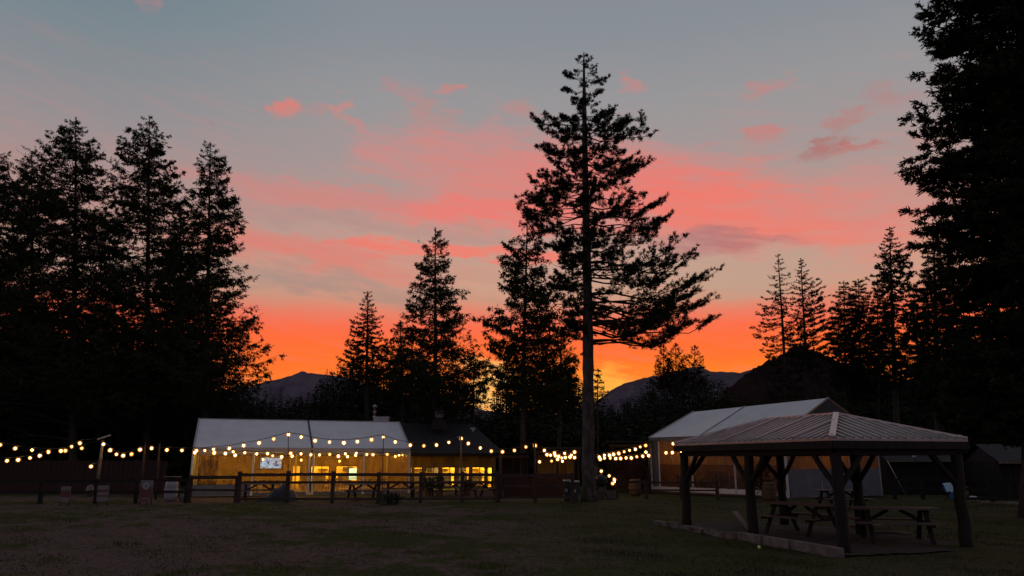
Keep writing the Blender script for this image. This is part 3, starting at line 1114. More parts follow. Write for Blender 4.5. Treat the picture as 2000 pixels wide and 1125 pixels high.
def rib(parent, a, b, w=.035, h=.028, m='roof_metal', name='rib'):
    mb = MB()
    mb.beam(a + UP * (h * .45), b + UP * (h * .45), w, h)
    return mb.build(name, m, parent)


half = pa / 2
t = .12
while t < pb:                                   # long sides
    k = min(t / prl, (pb - t) / prl, 1.0) * .985
    for sgn in (0, 1):
        s0 = 0 if sgn == 0 else pa
        s1 = half * k if sgn == 0 else pa - half * k
        rib(pav, pp(s0, t, ph_ + .004), pp(s1, t, ph_ + (phr - ph_) * k + .004), w=.055, h=.04 if round(t / .24) % 6 else .07)
    t += .24
s = .10
while s < pa:                                   # hipped ends
    k = min(s, pa - s) / half * .985
    for end in (0, 1):
        t0 = 0 if end == 0 else pb
        t1 = prl * k if end == 0 else pb - prl * k
        rib(pav, pp(s, t0, ph_ + .004), pp(s, t1, ph_ + (phr - ph_) * k + .004), w=.05, h=.04)
    s += .23
for a, b in ((cN, r1), (cR, r1), (cL, r0), (cB, r0)):
    rib(pav, a + UP * .01, b + UP * .01, .13, .05, 'ridge_metal', 'ridge_cap')
rib(pav, r1, r0, .15, .05, 'ridge_metal', 'ridge_cap')
# soffit, fascia, header beams
mb = MB()
mb.poly([pp(.03, .03, 2.27), pp(.03, pb - .03, 2.27), pp(pa - .03, pb - .03, 2.27), pp(pa - .03, .03, 2.27)])
mb.build('soffit', 'dark_timber', pav)
for a, b in (((0, 0), (pa, 0)), ((pa, 0), (pa, pb)), ((pa, pb), (0, pb)), ((0, pb), (0, 0))):
    MB().beam(pp(*a, 2.215), pp(*b, 2.215), .045, .16).build('fascia', 'dark_timber', pav)
i_ = pins
for a, b in (((i_, i_), (pa - i_, i_)), ((pa - i_, i_), (pa - i_, pb - i_)), ((pa - i_, pb - i_), (i_, pb - i_)), ((i_, pb - i_), (i_, i_))):
    MB().beam(pp(*a, 2.12), pp(*b, 2.12), .16, .24).build('header_beam', 'dark_timber', pav)
posts = [(i_, i_), (i_, pb / 2), (i_, pb - i_), (pa - i_, i_), (pa - i_, pb / 2), (pa - i_, pb - i_)]
for k, (s_, t_) in enumerate(posts):
    rr = random.Random(k)
    base = pp(s_, t_, -.12 if t_ < 1 else -.05)
    pts = [base + V3((rr.uniform(-.02, .02), rr.uniform(-.02, .02), z)) for z in (0, .3, .7, 1.1, 1.5, 1.9, 2.16)]
    MB().tube(pts, [.145, .135, .130, .122, .12, .118, .12], 12).build('post', 'dark_timber', pav, smooth=True)
    for dv in (1, -1):
        if 0 < t_ + dv * .8 < pb:
            MB().tube([pp(s_, t_ + dv * (.04 + .70 * q), 1.28 + .80 * (q ** .75)) + pv * 0 - UP * (.10 * math.sin(math.pi * q)) * 1.0 for q in (0, .2, .4, .6, .8, 1)], .065, 7).build('brace', 'dark_timber', pav, smooth=True)
    for du in (1, -1):
        if 0 < s_ + du * .8 < pa:
            MB().tube([pp(s_ + du * (.04 + .66 * q), t_, 1.30 + .78 * (q ** .75)) - UP * (.10 * math.sin(math.pi * q)) for q in (0, .2, .4, .6, .8, 1)], .065, 7).build('brace', 'dark_timber', pav, smooth=True)
# pad and its kerb
pad = [gz(1283, 1022), pp(-.28, -.25, 0), pp(pa + .4, -.25, 0), pp(pa + .4, pb + .5, 0)]
mb = MB()
n = 26
A_, B_, C_, D_ = [p + UP * .012 for p in pad]
rr = random.Random(5)
gr = [[None] * (n + 1) for _ in range(n + 1)]
for i in range(n + 1):
    for j in range(n + 1):
        a = A_.lerp(B_, i / n)
        b = D_.lerp(C_, i / n)
        p = a.lerp(b, j / n) + UP * rr.uniform(-.012, .014)
        gr[i][j] = len(mb.v)
        mb.v.append(tuple(p))
for i in range(n):
    for j in range(n):
        mb.f.append((gr[i][j], gr[i + 1][j], gr[i + 1][j + 1], gr[i][j + 1]))
tag(mb.build('gravel_pad', 'gravel_dark'), 'dark gravel floor under the pavilion', None, kind='structure')
kerb = thing('stone_kerb', 'pale rough stone and concrete kerb along the open side of the pavilion', 'kerb', loc=tuple(pad[0]))
rr = random.Random(9)
a, b = pad[0], pad[1]
L = (b - a).length
q = 0.0
kd = (b - a).normalized()
kn = V3((-kd.y, kd.x, 0))
while q < L - .05:
    slab = q > L * .52
    ln_ = rr.uniform(.95, 1.25) if slab else rr.uniform(.38, .75)
    ln_ = min(ln_, L - q)
    off = kn * (0 if slab else rr.uniform(-.05, .05)) + kn * (.05 * math.sin(q * 1.1))
    h = .20 if slab else rr.uniform(.12, .19)
    c0, c1 = a + kd * (q + .012) + off, a + kd * (q + ln_ - .012) + off
    wd = .16 if slab else rr.uniform(.2, .3)
    mb = MB()
    mb.beam(c0 + UP * (h / 2 - .04), c1 + UP * (h / 2 - .04 + (0 if slab else rr.uniform(-.02, .02))), wd, h)
    if not slab:
        mb.v = [(x + rr.uniform(-.03, .03), y + rr.uniform(-.03, .03), z + rr.uniform(-.025, .025)) for x, y, z in mb.v]
    mb.build('kerb_slab' if slab else 'stone', 'concrete' if slab else 'stone', kerb)
    q += ln_

# loose plank leaning by the middle post, and a ball on the lawn
MB().beam(gz(1436, 1020) + UP * .32, gz(1466, 1040) + UP * .04, .14, .035).build('plank', 'table_wood')
tag(bpy.data.objects['plank'], 'loose pale plank leaning on the kerb by the middle log post', 'plank')
ball = gz(1483, 1073)
mb = MB()
mb.lathe((ball.x, ball.y, ball.z + .045), [(.008, -.04), (.028, -.028), (.04, 0), (.028, .028), (.008, .04)], 10)
tag(mb.build('ball', 'yellow_ball', smooth=True), 'small yellow ball lying on the grass below the kerb', 'ball')


# ------------------------------------------------------------------ picnic tables
def picnic_table(name, label, loc, rz, m='table_wood', L=1.9, group='picnic tables'):
    root = thing(name, label, 'picnic table', group)
    h = L / 2
    for k in range(5):
        MB().box((0, (k - 2) * .15, .74), (L, .138, .04)).build('plank', m, root)
    for sy in (-1, 1):
        for k in range(2):
            MB().box((0, sy * (.62 + k * .135), .44), (L, .128, .04)).build('bench_plank', m, root)
    for sx in (-1, 1):
        x = sx * (h - .32)
        for sy in (-1, 1):
            MB().beam((x, sy * .22, .715), (x, sy * .66, 0), .045, .10, up=(1, 0, 0)).build('leg', 'dark_timber', root)  # legs and bearers coloured dark for the shade below the top
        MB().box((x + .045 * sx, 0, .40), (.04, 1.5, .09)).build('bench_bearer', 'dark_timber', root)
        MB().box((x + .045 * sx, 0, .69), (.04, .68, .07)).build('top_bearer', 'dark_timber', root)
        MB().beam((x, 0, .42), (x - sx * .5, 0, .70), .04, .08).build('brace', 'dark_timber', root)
    root.location = loc
    root.rotation_euler = (0, 0, rz)
    return root


tb1 = picnic_table('picnic_table', 'picnic table under the pavilion seen between the two middle log posts', (7.55, 20.6, .03), th + math.pi / 2 + .28)
copy_tree(tb1, (9.15, 18.9, .03), th - .55, 'picnic table under the pavilion near its right-hand side')
copy_tree(tb1, (12.9, 30.8, 0), .05, 'picnic table out on the grass behind the pavilion')
for (px, Y, rz, lab) in [(506, 38.5, .35, 'picnic table behind the rail fence at the left half of the marquee'),
                         (712, 38.2, .5, 'picnic table in front of the marquee beside the door-side poles'),
                         (782, 40.5, .2, 'picnic table at the corner where marquee and lodge meet'),
                         (868, 43.0, .1, 'picnic table in front of the lodge windows'),
                         (935, 41.0, .7, 'picnic table in front of the right end of the lodge')]:
    p = at(px, 960, Y)
    copy_tree(tb1, (p.x, Y, 0), rz, lab)

# ------------------------------------------------------------------ white marquee on the left
FL, FR = V3((-17.05, 41.5, 0)), V3((-6.0, 45.5, 0))
md = (FR - FL).normalized()
mn = V3((-md.y, md.x, 0))
mL, mD, mE, mR = (FR - FL).length, 6.9, 2.55, 4.22
mq = thing('marquee', 'long white frame marquee with clear lit walls at the left', 'marquee', loc=tuple(FL))


def mp_(f, dpt, z):
    return FL + md * (f * mL) + mn * dpt + UP * z


def sheet(pa_, pb_, pc_, pd_, nx_, ny_, sag=0.0, ripple=0.0, seed=0):
    """cloth between four corners (a-b bottom, d-c top) with folds"""
    rr = random.Random(seed)
    mb = MB()
    nrm = (pb_ - pa_).cross(pd_ - pa_).normalized()
    ph = [rr.random() * 6 for _ in range(4)]
    for j in range(ny_ + 1):
        for i in range(nx_ + 1):
            u, v = i / nx_, j / ny_
            p = pa_.lerp(pb_, u).lerp(pd_.lerp(pc_, u), v)
            o = -sag * math.sin(math.pi * u) * math.sin(math.pi * min(1, v))
            o += ripple * (math.sin(u * 23 + ph[0] + 2 * math.sin(v * 5 + ph[1])) + .6 * math.sin(u * 51 + ph[2] + v * 3)) * min(1, 6 * min(u, 1 - u)) * min(1, 4 * (1 - v) + .1)
            mb.v.append(tuple(p + nrm * o))
    for j in range(ny_):
        for i in range(nx_):
            a = j * (nx_ + 1) + i
            mb.f.append((a, a + 1, a + nx_ + 2, a + nx_ + 1))
    return mb


seam = .525
for (f0, f1) in ((0.0, seam), (seam, 1.0)):
    g_ = .004
    for side in (0, 1):
        d0 = -.12 if side == 0 else mD + .12
        sheet(mp_(f0 + g_ * (f0 > 0), d0, mE - .02), mp_(f1 - g_ * (f1 < 1), d0, mE - .02), mp_(f1 - g_ * (f1 < 1), mD / 2, mR), mp_(f0 + g_ * (f0 > 0), mD / 2, mR), 14, 8, sag=.05 * (1 if side else -1) * -1, seed=side).build('roof_panel', 'tent_white', mq, smooth=True)
    # valance
    sheet(mp_(f0 + .004, -.13, mE - .24), mp_(f1 - .004, -.13, mE - .24), mp_(f1 - .004, -.135, mE), mp_(f0 + .004, -.135, mE), 24, 2, ripple=.008, seed=3).build('valance', 'tent_frame', mq, smooth=True)
for f0 in (0.0, seam, 1.0):
    for side in (0, 1):
        d0 = -.14 if side == 0 else mD + .14
        MB().beam(mp_(f0, d0, mE - .01), mp_(f0, mD / 2, mR + .025), .09, .05).build('rafter', 'wire' if f0 == seam else 'tent_frame', mq)
MB().beam(mp_(0, mD / 2, mR + .02), mp_(1, mD / 2, mR + .02), .06, .04).build('ridge_pole', 'tent_frame', mq)
legs_f = [0.0, .262, .515, .535, .775, 1.0]
for f0 in legs_f:
    MB().beam(mp_(f0, 0, 0), mp_(f0, 0, mE - .1), .09, .09, up=(1, 0, 0)).build('leg', 'tent_white', mq)
for f0 in (0, .5, 1):
    MB().beam(mp_(f0, mD, 0), mp_(f0, mD, mE - .1), .09, .09, up=(1, 0, 0)).build('leg', 'tent_frame', mq)
MB().beam(mp_(0, 0, mE - .32), mp_(1, 0, mE - .32), .06, .09).build('eave_rail', 'tent_frame', mq)
MB().beam(mp_(0, mD, mE - .22), mp_(1, mD, mE - .22), .06, .09).build('eave_rail', 'tent_frame', mq)
for k, (f0, f1) in enumerate([(0.0, .262), (.262, .515), (.535, .775), (.775, 1.0)]):
    sheet(mp_(f0 + .006, -.02, .62), mp_(f1 - .006, -.02, .62), mp_(f1 - .006, -.02, mE - .3), mp_(f0 + .006, -.02, mE - .3), 30, 10, ripple=.012, seed=20 + k).build('window_sheet', 'vinyl', mq, smooth=True)
    sheet(mp_(f0 + .006, -.03, .02), mp_(f1 - .006, -.03, .02), mp_(f1 - .006, -.03, .60 if k == 0 else .16), mp_(f0 + .006, -.03, .60 if k == 0 else .16), 24, 4, ripple=.012, seed=30 + k).build('skirt', 'tent_grey', mq, smooth=True)
    if k:
        sheet(mp_(f0 + .006, -.025, .17), mp_(f1 - .006, -.025, .17), mp_(f1 - .006, -.025, .615), mp_(f0 + .006, -.025, .615), 24, 4, ripple=.015, seed=36 + k).build('lower_sheet', 'vinyl_old', mq, smooth=True)
for f0 in (0.0, 1.0):      # end walls and gables
    sheet(mp_(f0, .06, .02), mp_(f0, mD - .1, .02), mp_(f0, mD - .1, mE - .1), mp_(f0, .06, mE - .1), 16, 6, ripple=.015, seed=40).build('end_wall', 'vinyl' if f0 else 'tent_grey', mq, smooth=True)
    mb = MB()
    mb.poly([mp_(f0, 0.02, mE - .08), mp_(f0, mD - .02, mE - .08), mp_(f0, mD / 2, mR - .03)])
    mb.build('gable', 'tent_grey', mq)
# deck floor, lit from above
mb = MB()
mb.quad(mp_(0, -.3, .012), mp_(1, -.3, .012), mp_(1, mD + .4, .012), mp_(0, mD + .4, .012))
tag(mb.build('patio', 'concrete'), 'pale patio floor inside the marquee', None, kind='structure')

# ------------------------------------------------------------------ the lodge behind it
wA, wB = V3((-19.0, 50.31, 0)), V3((-1.15, 54.15, 0))
ld = (wB - wA).normalized()
ln2 = V3((-ld.y, ld.x, 0))
LL = (wB - wA).length


def lp(a, dpt, z):
    return wA + ld * a + ln2 * dpt + UP * z


def along(px):
    """distance along the lodge wall of a photo column (taken near eye height)"""
    d = ray(px, 930)
    k = d[0] / d[1]
    # wA.x + ld.x*a = k*(wA.y + ld.y*a)
    return (k * wA.y - wA.x) / (ld.x - k * ld.y)


lodge = thing('lodge', 'low timber lodge with glowing windows and a dark roof behind the marquee', 'lodge', loc=tuple(wA))
wins = [(570, 587, .05, 1.55), (606, 643, .15, 1.52), (655, 698, .05, 1.52), (801, 805, .1, 1.42), (807, 825, .1, 1.42), (830, 857, .1, 1.42), (862, 889, .1, 1.42), (894, 917, .1, 1.42), (921, 947, .1, 1.42), (951, 961, .02, 1.40)]
ops = sorted([(along(a), along(b), z0, z1) for a, b, z0, z1 in wins])
mb = MB()
a = 0.0
WT = .16


def seg(a0, a1, z0, z1):
    c = lp((a0 + a1) / 2, 0, (z0 + z1) / 2)
    mb.box(c, (a1 - a0, WT, z1 - z0), rz=math.atan2(ld.y, ld.x))


for (o0, o1, z0, z1) in ops:
    seg(a, o0, 0, 2.55)
    if z0 > .06:
        seg(o0, o1, 0, z0)
    seg(o0, o1, z1, 2.55)
    a = o1
seg(a, LL, 0, 2.55)
mb.build('wall', 'lodge_wall', lodge)
for (o0, o1, z0, z1) in ops:
    wd = o1 - o0
    fr = MB()
    rz_ = math.atan2(ld.y, ld.x)
    for (c0, w_, zc, hh) in ((o0 + .025, .05, (z0 + z1) / 2, z1 - z0), (o1 - .025, .05, (z0 + z1) / 2, z1 - z0)):
        fr.box(lp(c0, -.03, zc), (w_, .14, hh), rz=rz_)
    fr.box(lp((o0 + o1) / 2, -.03, z1 - .025), (wd - .1, .13, .05), rz=rz_)
    fr.box(lp((o0 + o1) / 2, -.03, z0 + .025), (wd - .1, .13, .05), rz=rz_)
    fo = fr.build('window', 'dark_timber', lodge)
    if wd > .8:
        MB().box(lp((o0 + o1) / 2 + .1, -.02, (z0 + z1) / 2), (.045, .08, z1 - z0 - .1), rz=rz_).build('mullion', 'dark_timber', fo)
        MB().box(lp((o0 + o1) / 2, -.02, z0 + (z1 - z0) * .45), (wd - .1, .07, .045), rz=rz_).build('transom', 'dark_timber', fo)
    mb2 = MB()
    mb2.quad(lp(o0 + .05, .02, z0 + .05), lp(o1 - .05, .02, z0 + .05), lp(o1 - .05, .02, z1 - .05), lp(o0 + .05, .02, z1 - .05))
    mb2.build('pane', 'glass', fo)
# rear room
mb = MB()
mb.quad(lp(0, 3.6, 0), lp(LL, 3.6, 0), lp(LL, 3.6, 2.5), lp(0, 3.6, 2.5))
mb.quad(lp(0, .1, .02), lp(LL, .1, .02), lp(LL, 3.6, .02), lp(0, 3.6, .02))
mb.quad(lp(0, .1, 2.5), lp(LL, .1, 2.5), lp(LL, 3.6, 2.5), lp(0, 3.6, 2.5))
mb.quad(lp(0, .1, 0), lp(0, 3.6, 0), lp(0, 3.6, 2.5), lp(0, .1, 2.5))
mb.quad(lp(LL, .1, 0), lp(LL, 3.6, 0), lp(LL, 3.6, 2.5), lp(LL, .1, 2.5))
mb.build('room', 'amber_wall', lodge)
for k in range(7):       # bar counter, shelves and hanging things inside
    a0 = along([612, 664, 812, 838, 868, 900, 930][k])
    MB().box(lp(a0 + .3, 2.2, .5), (.9, .5, 1.0), rz=math.atan2(ld.y, ld.x)).build('counter', 'dark_timber', lodge)
    MB().box(lp(a0 + .5, 3.3, 1.25), (.7, .3, .06 + .25 * (k % 2)), rz=math.atan2(ld.y, ld.x)).build('shelf', 'dark_timber', lodge)
MB().box(lp(along(690), 1.6, .95), (.55, .5, .75), rz=.2).build('fridge', 'cool_glow', lodge)
# roof
ra = LL + .5


def roofpt(a_, dpt, z):
    return lp(a_, dpt, z)


rz0, rzr = 2.33, 4.5
R_ = [roofpt(-.4, -.75, rz0), roofpt(ra, -.75, rz0), roofpt(ra - 1.7, 3.1, rzr), roofpt(-.4, 3.1, rzr)]
B_ = [roofpt(ra, 7.2, rz0), roofpt(-.4, 7.2, rz0)]
mb = MB()
mb.poly(R_)
mb.poly([R_[3], R_[2], B_[0], B_[1]])
mb.poly([R_[1], B_[0], R_[2]])
mb.poly([R_[0], R_[3], B_[1]])
mb.poly([R_[0], B_[1], B_[0], R_[1]])
mb.build('roof', 'roof_dark', lodge)
MB().beam(roofpt(-.4, -.80, rz0 - .09), roofpt(ra, -.80, rz0 - .09), .05, .2).build('fascia', 'dark_timber', lodge)
MB().beam(lp(0, 7.0, 1.2), lp(LL, 7.0, 1.2), .16, 2.4).build('rear_wall', 'lodge_wall', lodge)
for (px, py) in ((545, 825), (610, 827), (688, 829), (924, 836)):      # small bright roof vents along the ridge
    c = at(px, py, 53.2)
    mb = MB()
    mb.box((c.x, c.y, c.z - .03), (.34, .3, .10))
    mb.box((c.x, c.y, c.z - .12), (.16, .16, .2))
    tag(mb.build('roof_vent', 'pale_metal'), {545: 'small pale roof vent furthest left along the marquee ridge', 610: 'small pale roof vent just right of the marquee seam', 688: 'small pale roof vent left of the boxy unit', 924: 'small pale roof vent on the bare dark roof right of the cowl'}[px], 'roof vent', 'roof vents on the lodge')
c = at(746, 822, 54)
ru = thing('rooftop_unit', 'boxy pale extractor unit on the lodge roof above the marquee', 'roof unit', loc=(c.x, c.y, c.z - .4))
MB().box((c.x, c.y, c.z - .1), (1.05, .8, .62)).build('casing', 'pale_metal', ru)
MB().box((c.x, c.y, c.z + .24), (1.16, .9, .06)).build('cap', 'pale_metal', ru)
for k in range(3):
    MB().box((c.x, c.y - .41, c.z - .22 + k * .16), (.9, .03, .05)).build('louvre', 'tent_frame', ru)
c = at(731, 828, 54.5)
st_ = thing('flue_pipe', 'thin banded flue pipe standing beside the boxy roof unit', 'flue', loc=(c.x, c.y, c.z - .3))
zt_ = at(731, 790, 54.5).z
MB().tube([(c.x, c.y, c.z - .4), (c.x, c.y, zt_ - .25)], .10, 10).build('pipe', 'rust', st_, smooth=True)
for k in range(3):
    zz = c.z + .1 + k * .33
    MB().tube([(c.x, c.y, zz), (c.x, c.y, zz + .12)], .125, 10).build('band', 'pale_metal', st_, smooth=True)
MB().lathe((c.x, c.y, zt_ - .2), [(.20, 0), (.16, .10), (.03, .2)], 12).build('cowl', 'tent_frame', st_, smooth=True)
c = at(858, 829, 54.8)
zt_ = at(858, 800, 54.8).z
cw = thing('roof_cowl', 'round-headed metal cowl on a flared base on the dark roof ridge', 'chimney cowl', loc=(c.x, c.y, c.z - .3))
MB().lathe((c.x, c.y, c.z - .35), [(.62, 0), (.56, .4), (.30, .74), (.22, .80)], 4).build('base', 'roof_dark', cw)
MB().lathe((c.x, c.y, zt_ - .60), [(.2, 0), (.30, .08), (.34, .26), (.32, .42), (.24, .54), (.08, .60)], 12).build('head', 'plastic_white', cw, smooth=True)
for k in range(10):
    an = k * math.pi / 5
    MB().beam((c.x + .31 * math.cos(an), c.y + .31 * math.sin(an), zt_ - .5), (c.x + .27 * math.cos(an + .4), c.y + .27 * math.sin(an + .4), zt_ - .1), .02, .05).build('fin', 'tent_frame', cw)
# television on the lodge wall, seen through the clear sheet
ta = along(528)
tv = thing('television', 'wall television showing a blue-white picture inside the marquee', 'television', loc=tuple(lp(ta, -.2, 1.4)))
rzl = math.atan2(ld.y, ld.x)
MB().box(lp(ta, -.16, 1.72), (1.46, .06, .84), rz=rzl).build('casing', 'screen_frame', tv)
mb = MB()
mb.quad(lp(ta - .66, -.195, 1.36), lp(ta + .66, -.195, 1.36), lp(ta + .66, -.195, 2.04), lp(ta - .66, -.195, 2.04))
mb.build('screen', 'tv_picture', tv)
# furniture in the marquee
for k, f_ in enumerate((.12, .34, .62, .87)):
    p = mp_(f_, 3.2, 0)
    copy_tree(tb1, (p.x, p.y, 0.02), math.atan2(md.y, md.x) + .1 * k, ['table inside the marquee at its left end', 'table inside the marquee below the television', 'table inside the marquee before the wide bright window', 'table inside the marquee at its right end'][k])['group'] = 'tables inside the marquee'

AMB = (1.0, .55, .05)
for k, f_ in enumerate((.1, .3, .5, .7, .9)):
    point('marquee_lamp', mp_(f_, 3.4, 2.3), 92, AMB)
    p = mp_(f_, 3.4, 2.78)
    lo = MB().lathe(tuple(p + UP * .05), [(.02, 0), (.13, .04), (.15, .12), (.05, .2), (.015, .5)], 10).build('pendant_lamp', 'lamp_glow', smooth=True)
    tag(lo, 'warm pendant lamp hanging inside the marquee, ' + ['nearest its left end', 'above the television', 'in line with the roof seam', 'above the wide bright window', 'nearest its right end'][k], 'lamp', 'pendant lamps inside the marquee')
for a_ in (along(580), along(625), along(680), along(815), along(850), along(885), along(925), along(955)):
    point('lodge_lamp', lp(a_, 1.3, 2.2), 480, (1.0, .62, .17))


# ------------------------------------------------------------------ second marquee on the right
qA, qB, qC = V3((8.5, 47.4, 0)), V3((14.03, 39.85, 0)), V3((20.1, 42.5, 0))
qD = qA + (qC - qB)
qe, qr = 3.22, 5.15
mq2 = thing('marquee', 'right-hand white marquee with an orange-lit side behind the pavilion', 'marquee', loc=tuple(qA))
ridA, ridB = (qA + qD) / 2 + UP * (qr - .28), (qB + qC) / 2 + UP * qr
ql = qA.lerp(qB, 0)


def side(f, z, out=0.0):
    n_ = (qA - qD).normalized()
    return qA.lerp(qB, f) + UP * z + n_ * out


def rear(f, z, out=0.0):
    n_ = (qD - qA).normalized()
    return qD.lerp(qC, f) + UP * z + n_ * out


def ridge(f):
    return ridA.lerp(ridB, f)


for (f0, f1) in ((0.0, .42), (.42, 1.0)):
    a0, a1 = f0 + .004 * (f0 > 0), f1 - .004 * (f1 < 1)
    sheet(side(a0, qe, .12), side(a1, qe, .12), ridge(a1), ridge(a0), 14, 10, sag=.10, seed=60).build('roof_panel', 'tent_white', mq2, smooth=True)
    sheet(rear(a1, qe, .12), rear(a0, qe, .12), ridge(a0), ridge(a1), 14, 10, sag=.10, seed=61).build('roof_panel', 'tent_white', mq2, smooth=True)
    sheet(side(a0, qe - .24, .125), side(a1, qe - .24, .125), side(a1, qe + .01, .13), side(a0, qe + .01, .13), 20, 2, ripple=.008, seed=62).build('valance', 'tent_grey', mq2, smooth=True)
for f0 in (0, .42, 1.0):
    MB().beam(side(f0, qe + .01, .14), ridge(f0) + UP * .03, .06, .05).build('rafter', 'tent_frame', mq2)
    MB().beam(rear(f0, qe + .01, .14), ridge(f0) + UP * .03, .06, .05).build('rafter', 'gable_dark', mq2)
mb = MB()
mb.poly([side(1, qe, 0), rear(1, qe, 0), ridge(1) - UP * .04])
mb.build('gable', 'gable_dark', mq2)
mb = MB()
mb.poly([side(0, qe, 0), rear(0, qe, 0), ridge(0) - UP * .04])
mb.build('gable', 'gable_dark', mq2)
nleg = [0, .07, .22, .34, .56, .78, 1.0]
for f0 in (0, .07, .34, .66, 1.0):
    MB().beam(side(f0, 0), side(f0, qe - .05), .10, .10, up=(1, 0, 0)).build('leg', 'tent_white', mq2)
for k, (f0, f1, m_) in enumerate([(0, .07, 'tent_grey'), (.07, .34, 'vinyl_old'), (.34, .66, 'vinyl_old'), (.66, 1.0, 'vinyl_old')]):
    zc = 1.62 if k else .34
    sheet(side(f0 + .006, zc, .02), side(f1 - .006, zc, .02), side(f1 - .006, qe - .2, .02), side(f0 + .006, qe - .2, .02), 36, 12, ripple=.03, seed=70 + k).build('window_sheet' if k else 'end_flap', m_, mq2, smooth=True)
    if k:
        sheet(side(f0 + .006, .34, .025), side(f1 - .006, .34, .025), side(f1 - .006, 1.63, .025), side(f0 + .006, 1.63, .025), 36, 8, ripple=.03, seed=75 + k).build('lower_sheet', 'vinyl_low_shade', mq2, smooth=True)
    sheet(side(f0 + .006, .03, .03), side(f1 - .006, .03, .03), side(f1 - .006, .35, .03), side(f0 + .006, .35, .03), 24, 3, ripple=.02, seed=80 + k).build('skirt', 'tent_white', mq2, smooth=True)


def gab(f, z, out=.0):
    n_ = V3((qC.y - qB.y, -(qC.x - qB.x), 0)).normalized()
    return qB.lerp(qC, f) + UP * z + n_ * out


sheet(gab(.02, .30, .02), gab(.98, .30, .02), gab(.98, 1.45, .02), gab(.02, 1.45, .02), 24, 6, ripple=.015, seed=90).build('wall_panel', 'tent_grey', mq2, smooth=True)
sheet(gab(.02, .02, .05), gab(.98, .02, .05), gab(.98, .29, .05), gab(.02, .29, .05), 24, 2, ripple=.015, seed=91).build('skirt', 'tent_grey', mq2, smooth=True)
for k, (f0, f1) in enumerate(((.02, .34), (.36, .66), (.68, .98))):
    sheet(gab(f0, 1.47, .02), gab(f1, 1.47, .02), gab(f1, 2.45, .02), gab(f0, 2.45, .02), 16, 5, ripple=.012, seed=92 + k).build('window_sheet', 'vinyl_old', mq2, smooth=True)
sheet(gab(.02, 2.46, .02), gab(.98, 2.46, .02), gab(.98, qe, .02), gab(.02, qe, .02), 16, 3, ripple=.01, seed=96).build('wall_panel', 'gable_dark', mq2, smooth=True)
for f0 in (.01, .35, .67, .99):
    MB().beam(gab(f0, 0, -.03), gab(f0, qe, -.03), .09, .09, up=(1, 0, 0)).build('leg', 'tent_frame', mq2)
mb = MB()
mb.quad(qA + UP * .02, qB + UP * .02, qC + UP * .02, qD + UP * .02)
mb.build('floor', 'dark_timber', mq2)
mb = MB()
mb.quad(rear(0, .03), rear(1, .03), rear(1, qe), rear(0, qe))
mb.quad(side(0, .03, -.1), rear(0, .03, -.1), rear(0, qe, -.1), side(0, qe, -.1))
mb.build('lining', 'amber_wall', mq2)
for (f_, o_, wt_) in ((.12, -2.2, 16), (.4, -3.0, 20), (.72, -2.6, 12), (.9, -3.6, 14)):
    point('marquee_lamp', side(f_, 2.5, o_), wt_, (1.0, .42, .09))
for k in range(5):
    p = side(.18 + .17 * k, 0, -2.6)
    ch = MB()
    ch.box(p + UP * .45, (.42, .42, .04))
    ch.box(p + UP * .72 + V3((0, .2, 0)), (.42, .04, .5))
    for ax in (-1, 1):
        for ay in (-1, 1):
            ch.box(p + V3((ax * .18, ay * .18, .22)), (.035, .035, .44))
    tag(ch.build('chair', 'dark_timber'), 'dark chair inside the right marquee, ' + ['nearest the white corner flap', 'second from the white corner flap', 'halfway along the side wall', 'second from the grey gable wall', 'nearest the grey gable wall'][k], 'chair', 'chairs inside the right marquee')
for k in range(7):      # added dark boxes, put in to darken the lower half of the lining
    p = side(.14 + .125 * k, 0, -1.3 - .5 * (k % 2))
    hh = (1.0, .8, 1.25, .9, 1.1, .75, 1.3)[k]
    MB().box(p + UP * hh / 2, (.9, .7, hh), rz=.5).build('counter', 'dark_timber', mq2)
# timber deck edge in front of its side wall
dk = thing('deck', 'low brown timber deck along the side of the right marquee', 'deck', loc=tuple(qA))
for k in range(4):
    MB().beam(side(-.12, .06 - .002 * k, .42 + .24 * k), side(1.0, .06 - .002 * k, .42 + .24 * k), .23, .07).build('plank', 'fence_wood', dk)

# ------------------------------------------------------------------ rail fence along the yard
FY = 35.7


def rail_fence(label, posts, Y, rails, ptop, group=None, base=-.05, pw=.15, Y2=None, m='fence_wood'):
    root = thing('rail_fence', label, 'fence', group, loc=tuple(at(posts[0], 975, Y)[:2]) + (0,))
    pm = mesh_only(MB().box((0, 0, (ptop + base) / 2), (pw, pw, ptop - base)), 'post', m)
    xs = []
    for i, px in enumerate(posts):
        yy = Y if Y2 is None else Y + (Y2 - Y) * i / (len(posts) - 1)
        p = at(px, 950, yy)
        xs.append(V3((p.x, yy, 0)))
        inst(pm, 'post', (p.x, yy, random.uniform(-.05, .04)), random.uniform(-.1, .1), root)
    for (z, h) in rails:
        for a_, b_ in zip(xs[:-1], xs[1:]):
            j0, j1 = random.uniform(-.015, .015), random.uniform(-.015, .015)
            MB().beam(a_ + V3((0, -.095, z + j0)), b_ + V3((0, -.095, z + j1)), .04, h).build('rail', m, root)
    return root


